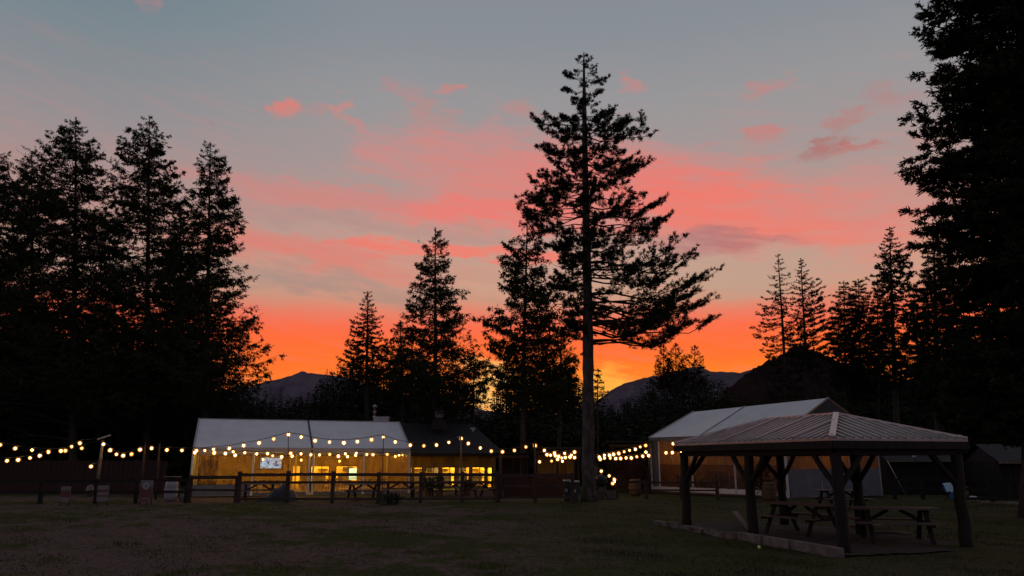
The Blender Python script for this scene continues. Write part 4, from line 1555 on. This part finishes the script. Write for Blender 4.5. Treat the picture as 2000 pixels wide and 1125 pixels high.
rail_fence('brown three-rail fence running in front of the marquee and lodge', [467, 562, 650, 740, 822, 903, 970], FY, [(1.24, .14), (.90, .11), (.17, .10)], 1.40)
rail_fence('brown rail fence between the lodge corner and the tall pine', [974, 1045, 1118], FY + .3, [(1.20, .14), (.72, .10), (.22, .10)], 1.34)
rail_fence('lower two-rail fence panel at the left end of the marquee', [372, 463], FY + .2, [(1.10, .15), (.55, .10)], 1.22)
rail_fence('low rail fence in front of the signs at the far left', [-20, 82, 190, 268, 366], 34.5, [(.98, .12), (.5, .10)], 1.1, Y2=35.6, m='dark_timber')
rail_fence('short low fence right of the pine trunk', [1205, 1262, 1330, 1400], 39.5, [(.78, .10), (.4, .08)], .92)
rail_fence('dark rail fence at the far right edge', [1868, 1935, 2005, 2080], 34.0, [(1.05, .12), (.65, .12), (.25, .12)], 1.2, m='dark_timber')
rail_fence('dark rail fence behind the pavilion right of the marquee', [1745, 1800, 1862], 39.0, [(.95, .1), (.5, .1)], 1.05, m='dark_timber')

# ------------------------------------------------------------------ plank walls and sheds


def plank_wall(name, label, cat, p0, p1, z1, pw, m, jag=.04, z0=0.0, seed=0):
    rr = random.Random(seed)
    root = thing(name, label, cat, loc=tuple(p0))
    d = (p1 - p0).normalized()
    L = (p1 - p0).length
    n = int(L / pw)
    pm = mesh_only(MB().box((0, 0, .5), (pw - .012, .035, 1.0)), 'plank', m)
    for k in range(n):
        c = p0 + d * ((k + .5) * pw)
        o = inst(pm, 'plank', (c.x, c.y + rr.uniform(-.008, .008), z0), math.atan2(d.y, d.x), root)
        o.scale = (1, 1, z1 - z0 + rr.uniform(-jag, jag))
        o.parent = root
        o.matrix_parent_inverse = parent_inv(root)
    MB().beam(p0 + V3((0, .06, z0 + .3)), p1 + V3((0, .06, z0 + .3)), .06, .1).build('rail', m, root)
    MB().beam(p0 + V3((0, .06, z1 - .25)), p1 + V3((0, .06, z1 - .25)), .06, .1).build('rail', m, root)
    return root


plank_wall('board_wall', 'long dark red board wall behind the signs on the left', 'wall', V3((-33, 45.5, 0)), V3((-19.6, 44.5, 0)), 1.85, .29, 'red_boards', seed=1)
plank_wall('board_wall', 'dark red board screen between the lodge and the pine', 'wall', at(984, 940, 41.5).xy.to_3d(), at(1104, 940, 41.5).xy.to_3d(), .98, .24, 'red_boards', seed=2)
p0 = at(1872, 940, 42)
# dark low sheds at the far right with pale eaves
for (x0, x1, Y, zt_, lab) in ((1738, 1868, 44, 1.86, 'low dark shed behind the pavilion with a pale eave board'), (1958, 2100, 40, 1.78, 'dark shed cut by the right edge with a pale eave board')):
    a, b = at(x0, 940, Y), at(x1, 940, Y)
    sh = thing('shed', lab, 'shed', loc=(a.x, Y, 0))
    MB().box(((a.x + b.x) / 2, Y + 1.6, zt_ / 2), (b.x - a.x, 3.0, zt_)).build('wall', 'dark_timber', sh)
    mb = MB()
    mb.poly([(a.x - .2, Y - .2, zt_ + .04), (b.x + .2, Y - .2, zt_ + .04), (b.x + .2, Y + 1.6, zt_ + .95), (a.x - .2, Y + 1.6, zt_ + .95)])
    mb.poly([(a.x - .2, Y + 3.4, zt_ + .04), (a.x - .2, Y + 1.6, zt_ + .95), (b.x + .2, Y + 1.6, zt_ + .95), (b.x + .2, Y + 3.4, zt_ + .04)])
    mb.poly([(a.x - .01, Y + .1, zt_), (a.x - .01, Y + 3.1, zt_), (a.x - .01, Y + 1.6, zt_ + .85)])
    mb.build('roof', 'roof_dark', sh)
    MB().beam((a.x - .2, Y - .24, zt_ - .02), (b.x + .2, Y - .24, zt_ - .02), .04, .10).build('eave_board', 'board_edge', sh)
    for k in range(8):
        xx = a.x + (b.x - a.x) * (k + .5) / 8
        MB().box((xx, Y + .07, zt_ / 2), (.07, .04, zt_ - .1)).build('batten', 'dark_timber', sh)


def shelter(label, x0, x1, Y, dep, z, m_back):
    a, b = at(x0, 940, Y), at(x1, 940, Y)
    sh = thing('open_shelter', label, 'shelter', loc=(a.x, Y, 0))
    for x in (a.x, (a.x + b.x) / 2, b.x):
        for y in (Y, Y + dep):
            MB().box((x, y, z / 2), (.13, .13, z)).build('post', 'dark_timber', sh)
    MB().beam((a.x - .15, Y - .09, z - .12), (b.x + .15, Y - .09, z - .12), .05, .18).build('header_beam', 'fence_wood', sh)
    mb = MB()
    mb.box(((a.x + b.x) / 2, Y + dep / 2, z + .03), (b.x - a.x + .5, dep + .6, .06), M=Matrix.Rotation(-.06, 3, 'X'))
    mb.build('roof', 'roof_dark', sh)
    n = int((b.x - a.x) / .26)
    for k in range(n):
        MB().box((a.x + .13 + k * .26, Y + dep - .1, z / 2 - .1), (.245, .03, z - .3)).build('plank', m_back, sh)
    MB().box(((a.x + b.x) / 2, Y + dep * .45, .5), ((b.x - a.x) * .7, .5, 1.0)).build('counter', 'fence_wood', sh)
    return sh


shelter('open timber food shelter glowing orange left of the pine trunk', 1048, 1130, 45.0, 2.2, 2.45, 'lodge_wall')
shelter('open timber shelter between the pine and the right marquee', 1196, 1268, 47.0, 2.4, 2.85, 'red_boards')
shelter('small dark lean-to beside the right end of the lodge', 976, 1030, 46.5, 2.0, 2.2, 'red_boards')

# ------------------------------------------------------------------ string lights
import bmesh


def bulb_mesh(core):
    me = bpy.data.meshes.new('bulb')
    bm = bmesh.new()

    def add(kind, r, z, mi, sub=1, sc_=(1, 1, 1)):
        g0 = set(bm.faces)
        if kind == 'ico':
            bmesh.ops.create_icosphere(bm, subdivisions=sub, radius=r, matrix=Matrix.Translation((0, 0, z)) @ Matrix.Diagonal((*sc_, 1)))
        else:
            bmesh.ops.create_cone(bm, cap_ends=True, segments=8, radius1=r, radius2=r * .8, depth=.07, matrix=Matrix.Translation((0, 0, z)))
        for f in bm.faces:
            if f not in g0:
                f.material_index = mi
                f.smooth = True
    add('ico', .054, -.115, 0, 1, (1, 1, 1.15))
    add('ico', .108, -.115, 1, 2)
    add('cone', .026, -.02, 2)
    bm.to_mesh(me)
    bm.free()
    for k in (core, 'bulb_halo', 'wire'):
        me.materials.append(MATS[k])
    return me


BULBS = [bulb_mesh('bulb_core'), bulb_mesh('bulb_core'), bulb_mesh('bulb_core_dim'), bulb_mesh('bulb_core_bright')]


def string(label, pts, Y, Y2=None, group='string lights over the yard', ends=None):
    """pts: photo pixels of the bulbs in order along the wire"""
    n = len(pts)
    P = []
    for i, (x, y) in enumerate(pts):
        yy = Y if Y2 is None else Y + (Y2 - Y) * i / max(1, n - 1)
        P.append(at(x, y, yy) + UP * .115)
    root = thing('string_lights', label, 'string lights', group, loc=tuple(P[0]))
    wp = []
    if ends and ends[0]:
        wp.append(at(*ends[0], Y))
    for i in range(n):
        wp.append(P[i] + UP * .03)
        if i < n - 1:
            m_ = (P[i] + P[i + 1]) / 2 - UP * (.02 * (P[i] - P[i + 1]).length)
            wp.append(m_ + UP * .03)
    if ends and ends[1]:
        wp.append(at(*ends[1], Y if Y2 is None else Y2))
    if len(wp) > 1:
        MB().tube(wp, .014, 4).build('wire', 'wire', root)
    for p in P:
        inst(random.choice(BULBS), 'bulb', tuple(p), 0, root, rot=(random.uniform(-.15, .15), random.uniform(-.15, .15), random.uniform(0, 6))).scale = [random.uniform(.82, 1.12)] * 3
    return root


string('upper string light run at the far left edge', [(-34, 858), (0, 869), (29, 875.6), (62, 879.6), (94, 881.6), (128, 880), (140, 873), (156, 865.6)], 39, ends=((-60, 850), (199, 855)))
string('lower string light run at the far left edge', [(-26, 901), (14, 900), (36, 897.6), (58, 895), (78, 890), (95, 884), (119, 880.5), (160, 876)], 38, ends=((-60, 897), (200, 858)))
string('sagging string light from the leaning post to the marquee corner', [(202, 868), (216, 879), (227, 888), (241, 889.6), (257, 887), (274, 878), (296, 875.6)], 38)
string('single low lamp on a cord beside the leaning post', [(178, 911)], 38.6, ends=((190, 905), None))
string('string light rising across the marquee roof from its left corner', [(326, 879), (355, 880), (384, 880.5), (417, 878), (448, 875.6), (476, 870), (506, 865), (535, 857.6), (563.6, 849)], 38, 37.2, ends=((300, 875), None))
string('string light sagging across the roof between the seam and the tall post', [(588, 854), (616, 860.4), (643, 864), (671, 864.4), (698, 862.4), (725, 858.4), (748, 854.4)], 37.2, 37.6, ends=((564, 845), None))
string('string light sagging from the marquee corner to the lodge post', [(772, 863.6), (802, 869.6), (828, 871.4), (853, 869.4), (877, 864.8), (900, 856.8)], 37.8, 38.5, ends=((749, 850), None))
string('string light sagging from the lodge post towards the shelter', [(915, 866.4), (937.6, 875.6), (960, 881.4), (982, 882.4), (1005, 880), (1027, 873.6), (1044.6, 870)], 38.6, 40, ends=((901, 853), None))
string('string light dipping from the shelter post to the pine, upper run', [(1063, 880), (1083, 885), (1103, 886), (1122, 883)], 40.2, 39, ends=((1045, 866), (1136, 878)))
string('bunched string light under the shelter edge left of the pine', [(1068, 888), (1076, 889.5), (1084, 890), (1091, 891), (1105, 893.6), (1113, 892), (1122, 893.6)], 41, 40, ends=((1058, 884), (1136, 890)))
string('second low bunched string light left of the pine', [(1089, 897), (1097, 895), (1116, 889)], 42, ends=((1080, 890), (1128, 884)))
string('three lower lamps under the orange shelter', [(1054, 902), (1077, 901), (1099, 901.6)], 44.2, ends=((1046, 896), (1112, 896)))
string('upper string light climbing from the pine to the right marquee', [(1158, 893), (1171, 893), (1181, 890), (1190, 889), (1199, 887), (1208.6, 885), (1218.6, 883), (1229.6, 880.4), (1241, 877.4), (1250, 873.6), (1261.4, 870)], 40, 43.5, ends=((1150, 890), (1276, 862)))
string('lower string light from the pine to the right marquee', [(1172, 896.5), (1181, 895.6), (1192, 895.4), (1202, 895.4), (1212, 895), (1222.6, 894.6), (1232.6, 894), (1244, 892.6), (1255, 891), (1267, 889.4)], 41, 44.2, ends=((1150, 893), (1278, 884)))
string('lone bulb hanging at the corner of the right marquee', [(1261, 883)], 43.8, ends=((1276, 872), None))
string('cluster of lamps falling towards the ground right of the pine', [(1174.6, 920.6), (1190, 930), (1199.4, 936.6), (1197, 944.4), (1201, 940)], 40.5, ends=((1168, 914), (1204, 950)))
string('string light along the marquee eave, left part', [(380, 884), (400, 880.6), (419, 884), (440, 885.4), (455, 883), (460, 889), (478, 885), (501, 887), (523, 886), (533, 891), (550, 892), (568.4, 885), (571, 891), (588, 887)], 39.8, 41.8)
string('string light along the marquee eave, right part', [(607, 888.6), (624, 889), (644, 888), (661, 890.6), (675, 887), (679, 892), (695, 890), (695, 886), (716, 888)], 42, 43)
string('small bulbs at the right end of the marquee eave', [(728, 889), (756, 888), (772, 892), (780, 889), (786, 887)], 44.6, 46)
string('pair of low lamps hanging inside the marquee front', [(514, 898), (588, 899), (663, 901)], 44.5, 46.5)
string('bright lamps inside the left corner of the right marquee', [(1301, 884), (1313, 883.6), (1331, 885)], 45.2)
string('single lamp at the eave of the right marquee', [(1315, 866.4)], 43.8, ends=((1300, 862), None))

# poles that carry them
for (x1, y1, x0, Y, r, lab) in [(201, 862, 186, 38.2, .07, 'leaning pale post with a tilted board on top at the left'), (284, 866, 274, 38.2, .04, 'thin pole left of the white barrel'), (312, 868, 304, 38.4, .05, 'second thin pole left of the white barrel'),
                                (563, 846, 563, 37.0, .018, 'thin pole rising behind the fence before the marquee seam'), (749, 851, 746, 37.4, .018, 'thin pole rising behind the fence near the marquee right end'),
                                (900, 854, 902, 38.3, .035, 'slim pale pole before the lodge windows'), (1044, 867, 1046, 39.8, .045, 'pole at the left corner of the orange shelter'), (1268, 862, 1270, 44.5, .05, 'pole beside the white corner of the right marquee'), (977, 878, 979, 40.5, .06, 'dark pole standing at the right end of the lodge'), (1165, 912, 1166, 40, .04, 'short pole just right of the pine trunk')]:
    t_ = at(x1, y1, Y)
    b_ = at(x0, 975, Y)
    root = thing('light_pole', lab, 'pole', 'poles carrying the string lights', loc=(b_.x, Y, 0))
    MB().tube([(b_.x, Y, -.1), (t_.x, Y, t_.z + .05)], [r * 1.15, r], 8).build('shaft', 'board_edge' if x1 in (201, 900) else 'fence_wood', root, smooth=True)
    if x1 == 201:
        a, b = at(191, 858, Y), at(215, 850, Y)
        MB().beam(a, b, .14, .05).build('top_board', 'pale_metal', root)

# ------------------------------------------------------------------ signs, barrel, bins and other yard things


def sign_board(label, px, y0, y1, w, Y, bands, ring=False):
    c = at(px, (y0 + y1) / 2, Y)
    zt, zb = at(px, y0, Y).z, max(at(px, y1, Y).z, .12)
    root = thing('sign', label, 'sign', loc=(c.x, Y, 0))
    MB().box((c.x, Y, (zt + zb) / 2), (w, .025, zt - zb)).build('board', 'sign_white', root)
    for (f0, f1, m_) in bands:
        za, zc = zb + (zt - zb) * f0, zb + (zt - zb) * f1
        MB().box((c.x, Y - .016, (za + zc) / 2), (w - .02, .006, zc - za)).build('band', m_, root)
    if ring:
        mb = MB()
        n = 18
        for k in range(n):
            a0, a1 = 2 * math.pi * k / n, 2 * math.pi * (k + 1) / n
            q = []
            for r_, a_ in ((.07, a0), (.15, a0), (.15, a1), (.07, a1)):
                q.append((c.x - .02 + r_ * math.cos(a_), Y - .024, zt - .24 + r_ * math.sin(a_)))
            mb.quad(*q)
        mb.build('ring_emblem', 'plastic_white', root)
    for sx in (-1, 1):
        MB().box((c.x + sx * (w / 2 - .03), Y + .035, zt * .5 - .02), (.045, .04, zt + .04)).build('post', 'fence_wood', root)
    return root


sign_board('narrow white sign with a dark red middle on the fence at the far left', 127.5, 950, 982, .42, 34.0, [(.30, .74, 'sign_red')])
sign_board('white sign with red bands beside the leaning post', 201, 948, 979, .50, 34.0, [(.58, .74, 'sign_red'), (.30, .38, 'sign_red')])
sign_board('tall reddish sign with a white ring emblem near the white barrel', 286, 938, 972, .56, 34.4, [(.02, .62, 'sign_red')], ring=True)
sign_board('small dim red board at the foot of the ring sign', 280, 974, 989, .36, 33.9, [(.1, .9, 'sign_red')])
c = at(174, 966, 35.2)
sk = MB().tube([(c.x, c.y, .28), (c.x, c.y, .52), (c.x + .02, c.y, .74), (c.x, c.y, .80)], [.14, .17, .13, .04], 9).build('bag', 'sign_white', smooth=True)
tag(sk, 'small pale sack hanging on the fence left of the banded sign', 'sack')
c = at(333, 972, 37)
br = thing('barrel', 'white plastic barrel with a lid standing left of the marquee', 'barrel', loc=(c.x, 37, 0))
MB().lathe((c.x, 37, .02), [(.24, 0), (.28, .06), (.29, .30), (.285, .32), (.30, .34), (.30, .56), (.285, .58), (.29, .6), (.28, .82), (.24, .88)], 18).build('body', 'plastic_white', br, smooth=True)
MB().lathe((c.x, 37, .905), [(.25, 0), (.26, .02), (.25, .06), (.08, .07)], 18).build('lid', 'tent_frame', br)
p = at(337, 931, 39.5)
sd = thing('side_table', 'small table with a pale top behind the white barrel', 'table', loc=(p.x, 39.5, 0))
MB().box((p.x, 39.5, p.z), (.75, .45, .04)).build('tabletop', 'board_edge', sd)
for ax in (-1, 1):
    for ay in (-1, 1):
        MB().box((p.x + ax * .32, 39.5 + ay * .18, p.z / 2 - .01), (.05, .05, p.z - .02)).build('leg', 'fence_wood', sd)
c = at(362, 972, 37.2)
tag(MB().lathe((c.x, 37.2, 0), [(.22, 0), (.27, .04), (.25, .26), (.22, .3)], 12).build('bucket', 'sign_white', smooth=True), 'low pale bucket at the foot of the marquee corner', 'bucket')

# tarp-covered heap behind the fence
c = at(548, 968, 37.2)
mb = MB()
rr = random.Random(4)
n, m = 22, 10
for j in range(m + 1):
    for i in range(n + 1):
        u, v = i / n * 2 - 1, j / m * 2 - 1
        h = (max(0, 1 - abs(u) ** 2.2) * max(0, 1 - abs(v) ** 2.4)) ** .55 * (.55 + .22 * math.sin(u * 4 + 1) + .10 * math.sin(u * 11 + v * 3))
        mb.v.append((c.x + u * .95, c.y + v * .55, max(0, h) + rr.uniform(-.02, .02) * (h > .05)))
for j in range(m):
    for i in range(n):
        a = j * (n + 1) + i
        mb.f.append((a, a + 1, a + n + 2, a + n + 1))
tag(mb.build('tarp_heap', 'tarp', smooth=True), 'dark tarpaulin draped over a heap behind the fence', 'tarp')

# shrubs in planters before the lodge windows


def shrub(label, px, Y, h, wd, seed, pot=True, m='shrub', name='potted_shrub', cat='shrub', group=None):
    rng = np.random.default_rng(seed)
    c = at(px, 960, Y)
    root = thing(name, label, cat, group, loc=(c.x, Y, 0))
    if pot:
        MB().lathe((c.x, Y, 0), [(.16, 0), (.22, .28), (.24, .32), (.2, .33)], 10).build('pot', 'barrel', root)
    n = 420
    u = norm(rng.normal(size=(n, 3))) * (rng.random((n, 1)) ** .45)
    P = np.array([c.x, Y, .3 * pot + (h - .3 * pot) * .5]) + u * np.array([wd / 2, wd / 2, (h - .3 * pot) / 2]) * (1 + .25 * np.sin(u[:, :1] * 7))
    D = norm(u + rng.normal(0, .5, u.shape) + np.array([0, 0, .3]))
    v, q = cards(P, D, .10 + .10 * rng.random(n), .05 + .03 * rng.random(n), rng)
    npmesh('leaves', v, q, m, root)
    st = np.array([[[c.x, Y, .1], [c.x + rng.normal(0, .05), Y, h * .4], [c.x + rng.normal(0, .15), Y, h * .8]] for _ in range(5)])
    v, q = tubes3(st, np.tile([.02, .014, .006], (5, 1)))
    npmesh('stems', v, q, 'limb', root)
    return root


SG = 'shrubs in front of the lodge'
shrub('dark potted shrub before the lodge window next to the marquee', 836, 42.6, .95, .8, 1, group=SG)
shrub('taller dark potted shrub before the second lodge window', 858, 42.2, 1.05, .6, 2, group=SG)
shrub('small dark potted shrub before the right lodge window', 912, 43.4, .8, .6, 3, group=SG)
shrub('loose green clump of weeds at the foot of the fence', 764, 35.0, .38, 1.1, 4, pot=False, name='weed_clump', cat='weeds')
shrub('autumn-brown bush right of the fallen lamps', 1228, 43.5, 1.9, 1.2, 5, pot=False, m='twig_leaf', name='bush', cat='bush')
shrub('larger brown bush by the corner of the right marquee', 1250, 44.5, 2.1, 1.3, 6, pot=False, m='twig_leaf', name='bush', cat='bush')
shrub('brown leafy bush by the side wall of the right marquee', 1490, 38.5, 1.9, .9, 7, pot=False, m='twig_leaf', name='bush', cat='bush')

for (px, Y, w_, h_, lab) in ((1122, 36.3, .40, .92, 'larger dark wheeled bin with a pale lid edge by the pine trunk'), (1107, 36.6, .28, .95, 'narrow dark bin left of the larger one')):
    c = at(px, 960, Y)
    b = thing('bin', lab, 'bin', 'dark bins by the pine', loc=(c.x, Y, 0))
    mb = MB().box((c.x, Y, h_ / 2), (w_, .45, h_ - .06))
    mb.v = [(c.x + (x - c.x) * (1 if z > .3 else .82), y, z) for x, y, z in mb.v]
    mb.build('body', 'bin_green', b)
    MB().box((c.x, Y - .02, h_ + .0), (w_ + .04, .5, .06)).build('lid', 'pale_metal', b)
    MB().box((c.x - .03, Y - .235, h_ * .55), (w_ * .35, .012, .14)).build('label_plate', 'pale_metal', b)
    for sx in (-1, 1):
        MB().tube([(c.x + sx * w_ * .4, Y + .2, .09), (c.x + sx * w_ * .4 + .04, Y + .2, .09)], .09, 10).build('wheel', 'wire', b)

c = at(1174, 955, 38.2)
gr_ = thing('barbecue', 'dark lidded barbecue standing right of the pine trunk', 'barbecue', loc=(c.x, 38.2, 0))
MB().lathe((c.x, 38.2, .62), [(.10, 0), (.26, .10), (.31, .24), (.31, .27)], 14).build('bowl', 'tarp', gr_, smooth=True)
MB().lathe((c.x, 38.2, .90), [(.315, 0), (.30, .10), (.20, .22), (.05, .27)], 14).build('lid', 'tarp', gr_, smooth=True)
MB().box((c.x, 38.2, 1.20), (.2, .04, .03)).build('handle', 'pale_metal', gr_)
for k in range(3):
    an = k * 2.094 + .4
    MB().beam((c.x + .12 * math.cos(an), 38.2 + .12 * math.sin(an), .68), (c.x + .32 * math.cos(an), 38.2 + .32 * math.sin(an), 0), .03, .03, up=(1, 0, 0)).build('leg', 'wire', gr_)

for (px, w_, lab) in ((1173, .42, 'pale wooden crate left of the short post'), (1193.5, .44, 'pale wooden crate right of the short post')):
    c = at(px, 964, 38.8)
    cr = thing('crate', lab, 'crate', 'pale crates right of the pine', loc=(c.x, 38.8, 0))
    for k in range(3):
        MB().box((c.x, 38.8 - .2, .08 + k * .135), (w_, .025, .12)).build('slat', 'table_wood', cr)
        MB().box((c.x, 38.8 + .2, .08 + k * .135), (w_, .025, .12)).build('slat', 'table_wood', cr)
        for sx in (-1, 1):
            MB().box((c.x + sx * (w_ / 2 - .012), 38.8, .08 + k * .135), (.024, .37, .12)).build('slat', 'table_wood', cr)

for (px, Y, lab) in ((1503, 36.4, 'brown wooden barrel behind the middle log post of the pavilion'), (1240, 42.0, 'brown wooden barrel between the shelter and the right marquee')):
    c = at(px, 960, Y)
    b = thing('wooden_barrel', lab, 'barrel', loc=(c.x, Y, 0))
    MB().lathe((c.x, Y, 0), [(.26, 0), (.31, .22), (.33, .45), (.31, .68), (.26, .88)], 14).build('body', 'barrel', b, smooth=True)
    for z in (.12, .34, .56, .78):
        MB().lathe((c.x, Y, z), [(.322 if .2 < z < .7 else .298, 0), (.322 if .2 < z < .7 else .298, .035)], 14).build('hoop', 'wire', b)

# folding chair with pale cloth, far right
c = gz(1862, 978)
ch = thing('folding_chair', 'blue folding camp chair on the grass at the right', 'chair', loc=(c.x, c.y, 0))
for sx in (-1, 1):
    MB().beam((c.x + sx * .26, c.y - .22, 0), (c.x + sx * .26, c.y + .22, .46), .03, .03, up=(1, 0, 0)).build('leg', 'wire', ch)
    MB().beam((c.x + sx * .26, c.y + .22, 0), (c.x + sx * .26, c.y - .22, .46), .03, .03, up=(1, 0, 0)).build('leg', 'wire', ch)
sheet(V3((c.x - .27, c.y - .24, .42)), V3((c.x + .27, c.y - .24, .42)), V3((c.x + .27, c.y + .22, .36)), V3((c.x - .27, c.y + .22, .36)), 6, 6, sag=.05).build('seat', 'blue_cloth', ch, smooth=True)
sheet(V3((c.x - .27, c.y - .25, .10)), V3((c.x + .27, c.y - .25, .10)), V3((c.x + .27, c.y - .25, .42)), V3((c.x - .27, c.y - .25, .42)), 8, 4, ripple=.02).build('skirt', 'blue_cloth', ch, smooth=True)
sheet(V3((c.x - .27, c.y + .2, .40)), V3((c.x + .27, c.y + .2, .40)), V3((c.x + .27, c.y + .34, .78)), V3((c.x - .27, c.y + .34, .78)), 6, 6, sag=.04).build('backrest', 'blue_cloth', ch, smooth=True)
cl = sheet(V3((c.x - .20, c.y + .12, .42)), V3((c.x + .24, c.y + .12, .38)), V3((c.x + .22, c.y + .30, .84)), V3((c.x - .24, c.y + .30, .80)), 10, 8, ripple=.03, seed=5)
tag(cl.build('towel', 'pale_cloth', smooth=True), 'pale blue towel thrown over the back of the camp chair', 'towel')
c = gz(1902, 981)
tag(MB().tube([(c.x - .22, c.y, .10), (c.x - .08, c.y, .16), (c.x + .10, c.y, .15), (c.x + .24, c.y, .07)], [.06, .13, .12, .04], 9).build('bag', 'pink_cloth', smooth=True), 'small pale pink bag on the grass right of the camp chair', 'bag')
a, b = gz(1915, 985), gz(2060, 992)
pts = [a.lerp(b, k / 7) + V3((0, .12 * math.sin(k * 1.7), .06)) for k in range(8)]
tag(MB().tube(pts, [.07, .09, .08, .10, .09, .08, .09, .07], 9).build('log', 'board_edge', smooth=True), 'long pale log lying along the grass at the right edge', 'log')
p = at(1786, 891, 43.5)
fl_ = thing('floodlight', 'small unlit pale floodlight above the shed eave behind the pavilion', 'lamp', loc=tuple(p))
MB().beam(p + V3((-.12, 0, -.06)), p + V3((.12, 0, .08)), .12, .09).build('housing', 'pale_metal', fl_)
MB().tube([p + V3((0, .05, -.5)), p + V3((0, .05, -.02))], .025, 6).build('bracket', 'wire', fl_)
a, b = at(1733, 900, 42), at(1747, 926, 42)
tag(MB().tube([a, b, b + (b - a) * (b.z / (a.z - b.z))], .022, 7).build('guy_rope', 'pale_metal', smooth=True), 'pale guy rope staked beside the right marquee', 'rope')
# broken branch pieces on the pad
for k, (x, y, ang) in enumerate(((1690, 1032, .3), (1742, 1048, -.4))):
    c = gz(x, y)
    mb = MB()
    mb.tube([(c.x - .5 * math.cos(ang), c.y - .3 * math.sin(ang), .07), (c.x, c.y, .11), (c.x + .5 * math.cos(ang), c.y + .3 * math.sin(ang), .07)], [.04, .05, .03], 7)
    tag(mb.build('firewood', 'table_wood', smooth=True), ['split log lying on the gravel under the right-hand table', 'second split log on the gravel nearer the right side'][k], 'firewood', 'split logs on the pavilion floor')

# ------------------------------------------------------------------ grass
rng = np.random.default_rng(77)
n = 150000
Yg = 11.0 + (26.0) * rng.random(n) ** 1.25
Xg = (rng.random(n) * 2 - 1) * (Yg * .70 + 1)
cl_ = np.sin(Xg * 1.3 + 2 * np.sin(Yg * .7)) * np.cos(Yg * 1.1 + np.sin(Xg * .9)) + .5 * np.sin(Xg * 3.1 + Yg * 2.3)
keep = (cl_ + rng.normal(0, .45, n)) > .1
# none on the gravel
A2, B2 = pad[0], pad[1]
sd_ = (B2.x - A2.x) * (Yg - A2.y) - (B2.y - A2.y) * (Xg - A2.x)
loc_s = (Xg - pN.x) * pu.x + (Yg - pN.y) * pu.y
loc_t = (Xg - pN.x) * pv.x + (Yg - pN.y) * pv.y
inside = (sd_ > -.5) & (loc_s < pa + .5) & (loc_t < pb + 1.2) & (loc_t > -.4)
keep &= ~inside
keep &= ~((Xg < 1.5) & (rng.random(n) < .55))
Xg, Yg = Xg[keep], Yg[keep]
n = len(Xg)
Zg = relief(Xg, Yg) - .01
Pg = np.stack([Xg, Yg, Zg], -1)
Dg = np.stack([rng.normal(0, .35, n), rng.normal(0, .35, n), np.ones(n)], -1)
hg = .025 + .06 * rng.random(n) ** 2 + .03 * (cl_[keep] > 1.0)
v, q = cards(Pg, Dg, hg, .012 + .012 * rng.random(n), rng)
mat('grass_blade', (.050, .058, .014), .9, var=.55, scale=.9, spec=.1, col2=(.046, .036, .018))
tag(npmesh('grass', v, q, 'grass_blade'), 'short patchy grass over the yard', None, kind='stuff')
print('tris', sum(sum(len(p.vertices) - 2 for p in m.polygons) * 1 for m in bpy.data.meshes if len(m.polygons) < 2000), sum(len(m.polygons) for m in bpy.data.meshes))
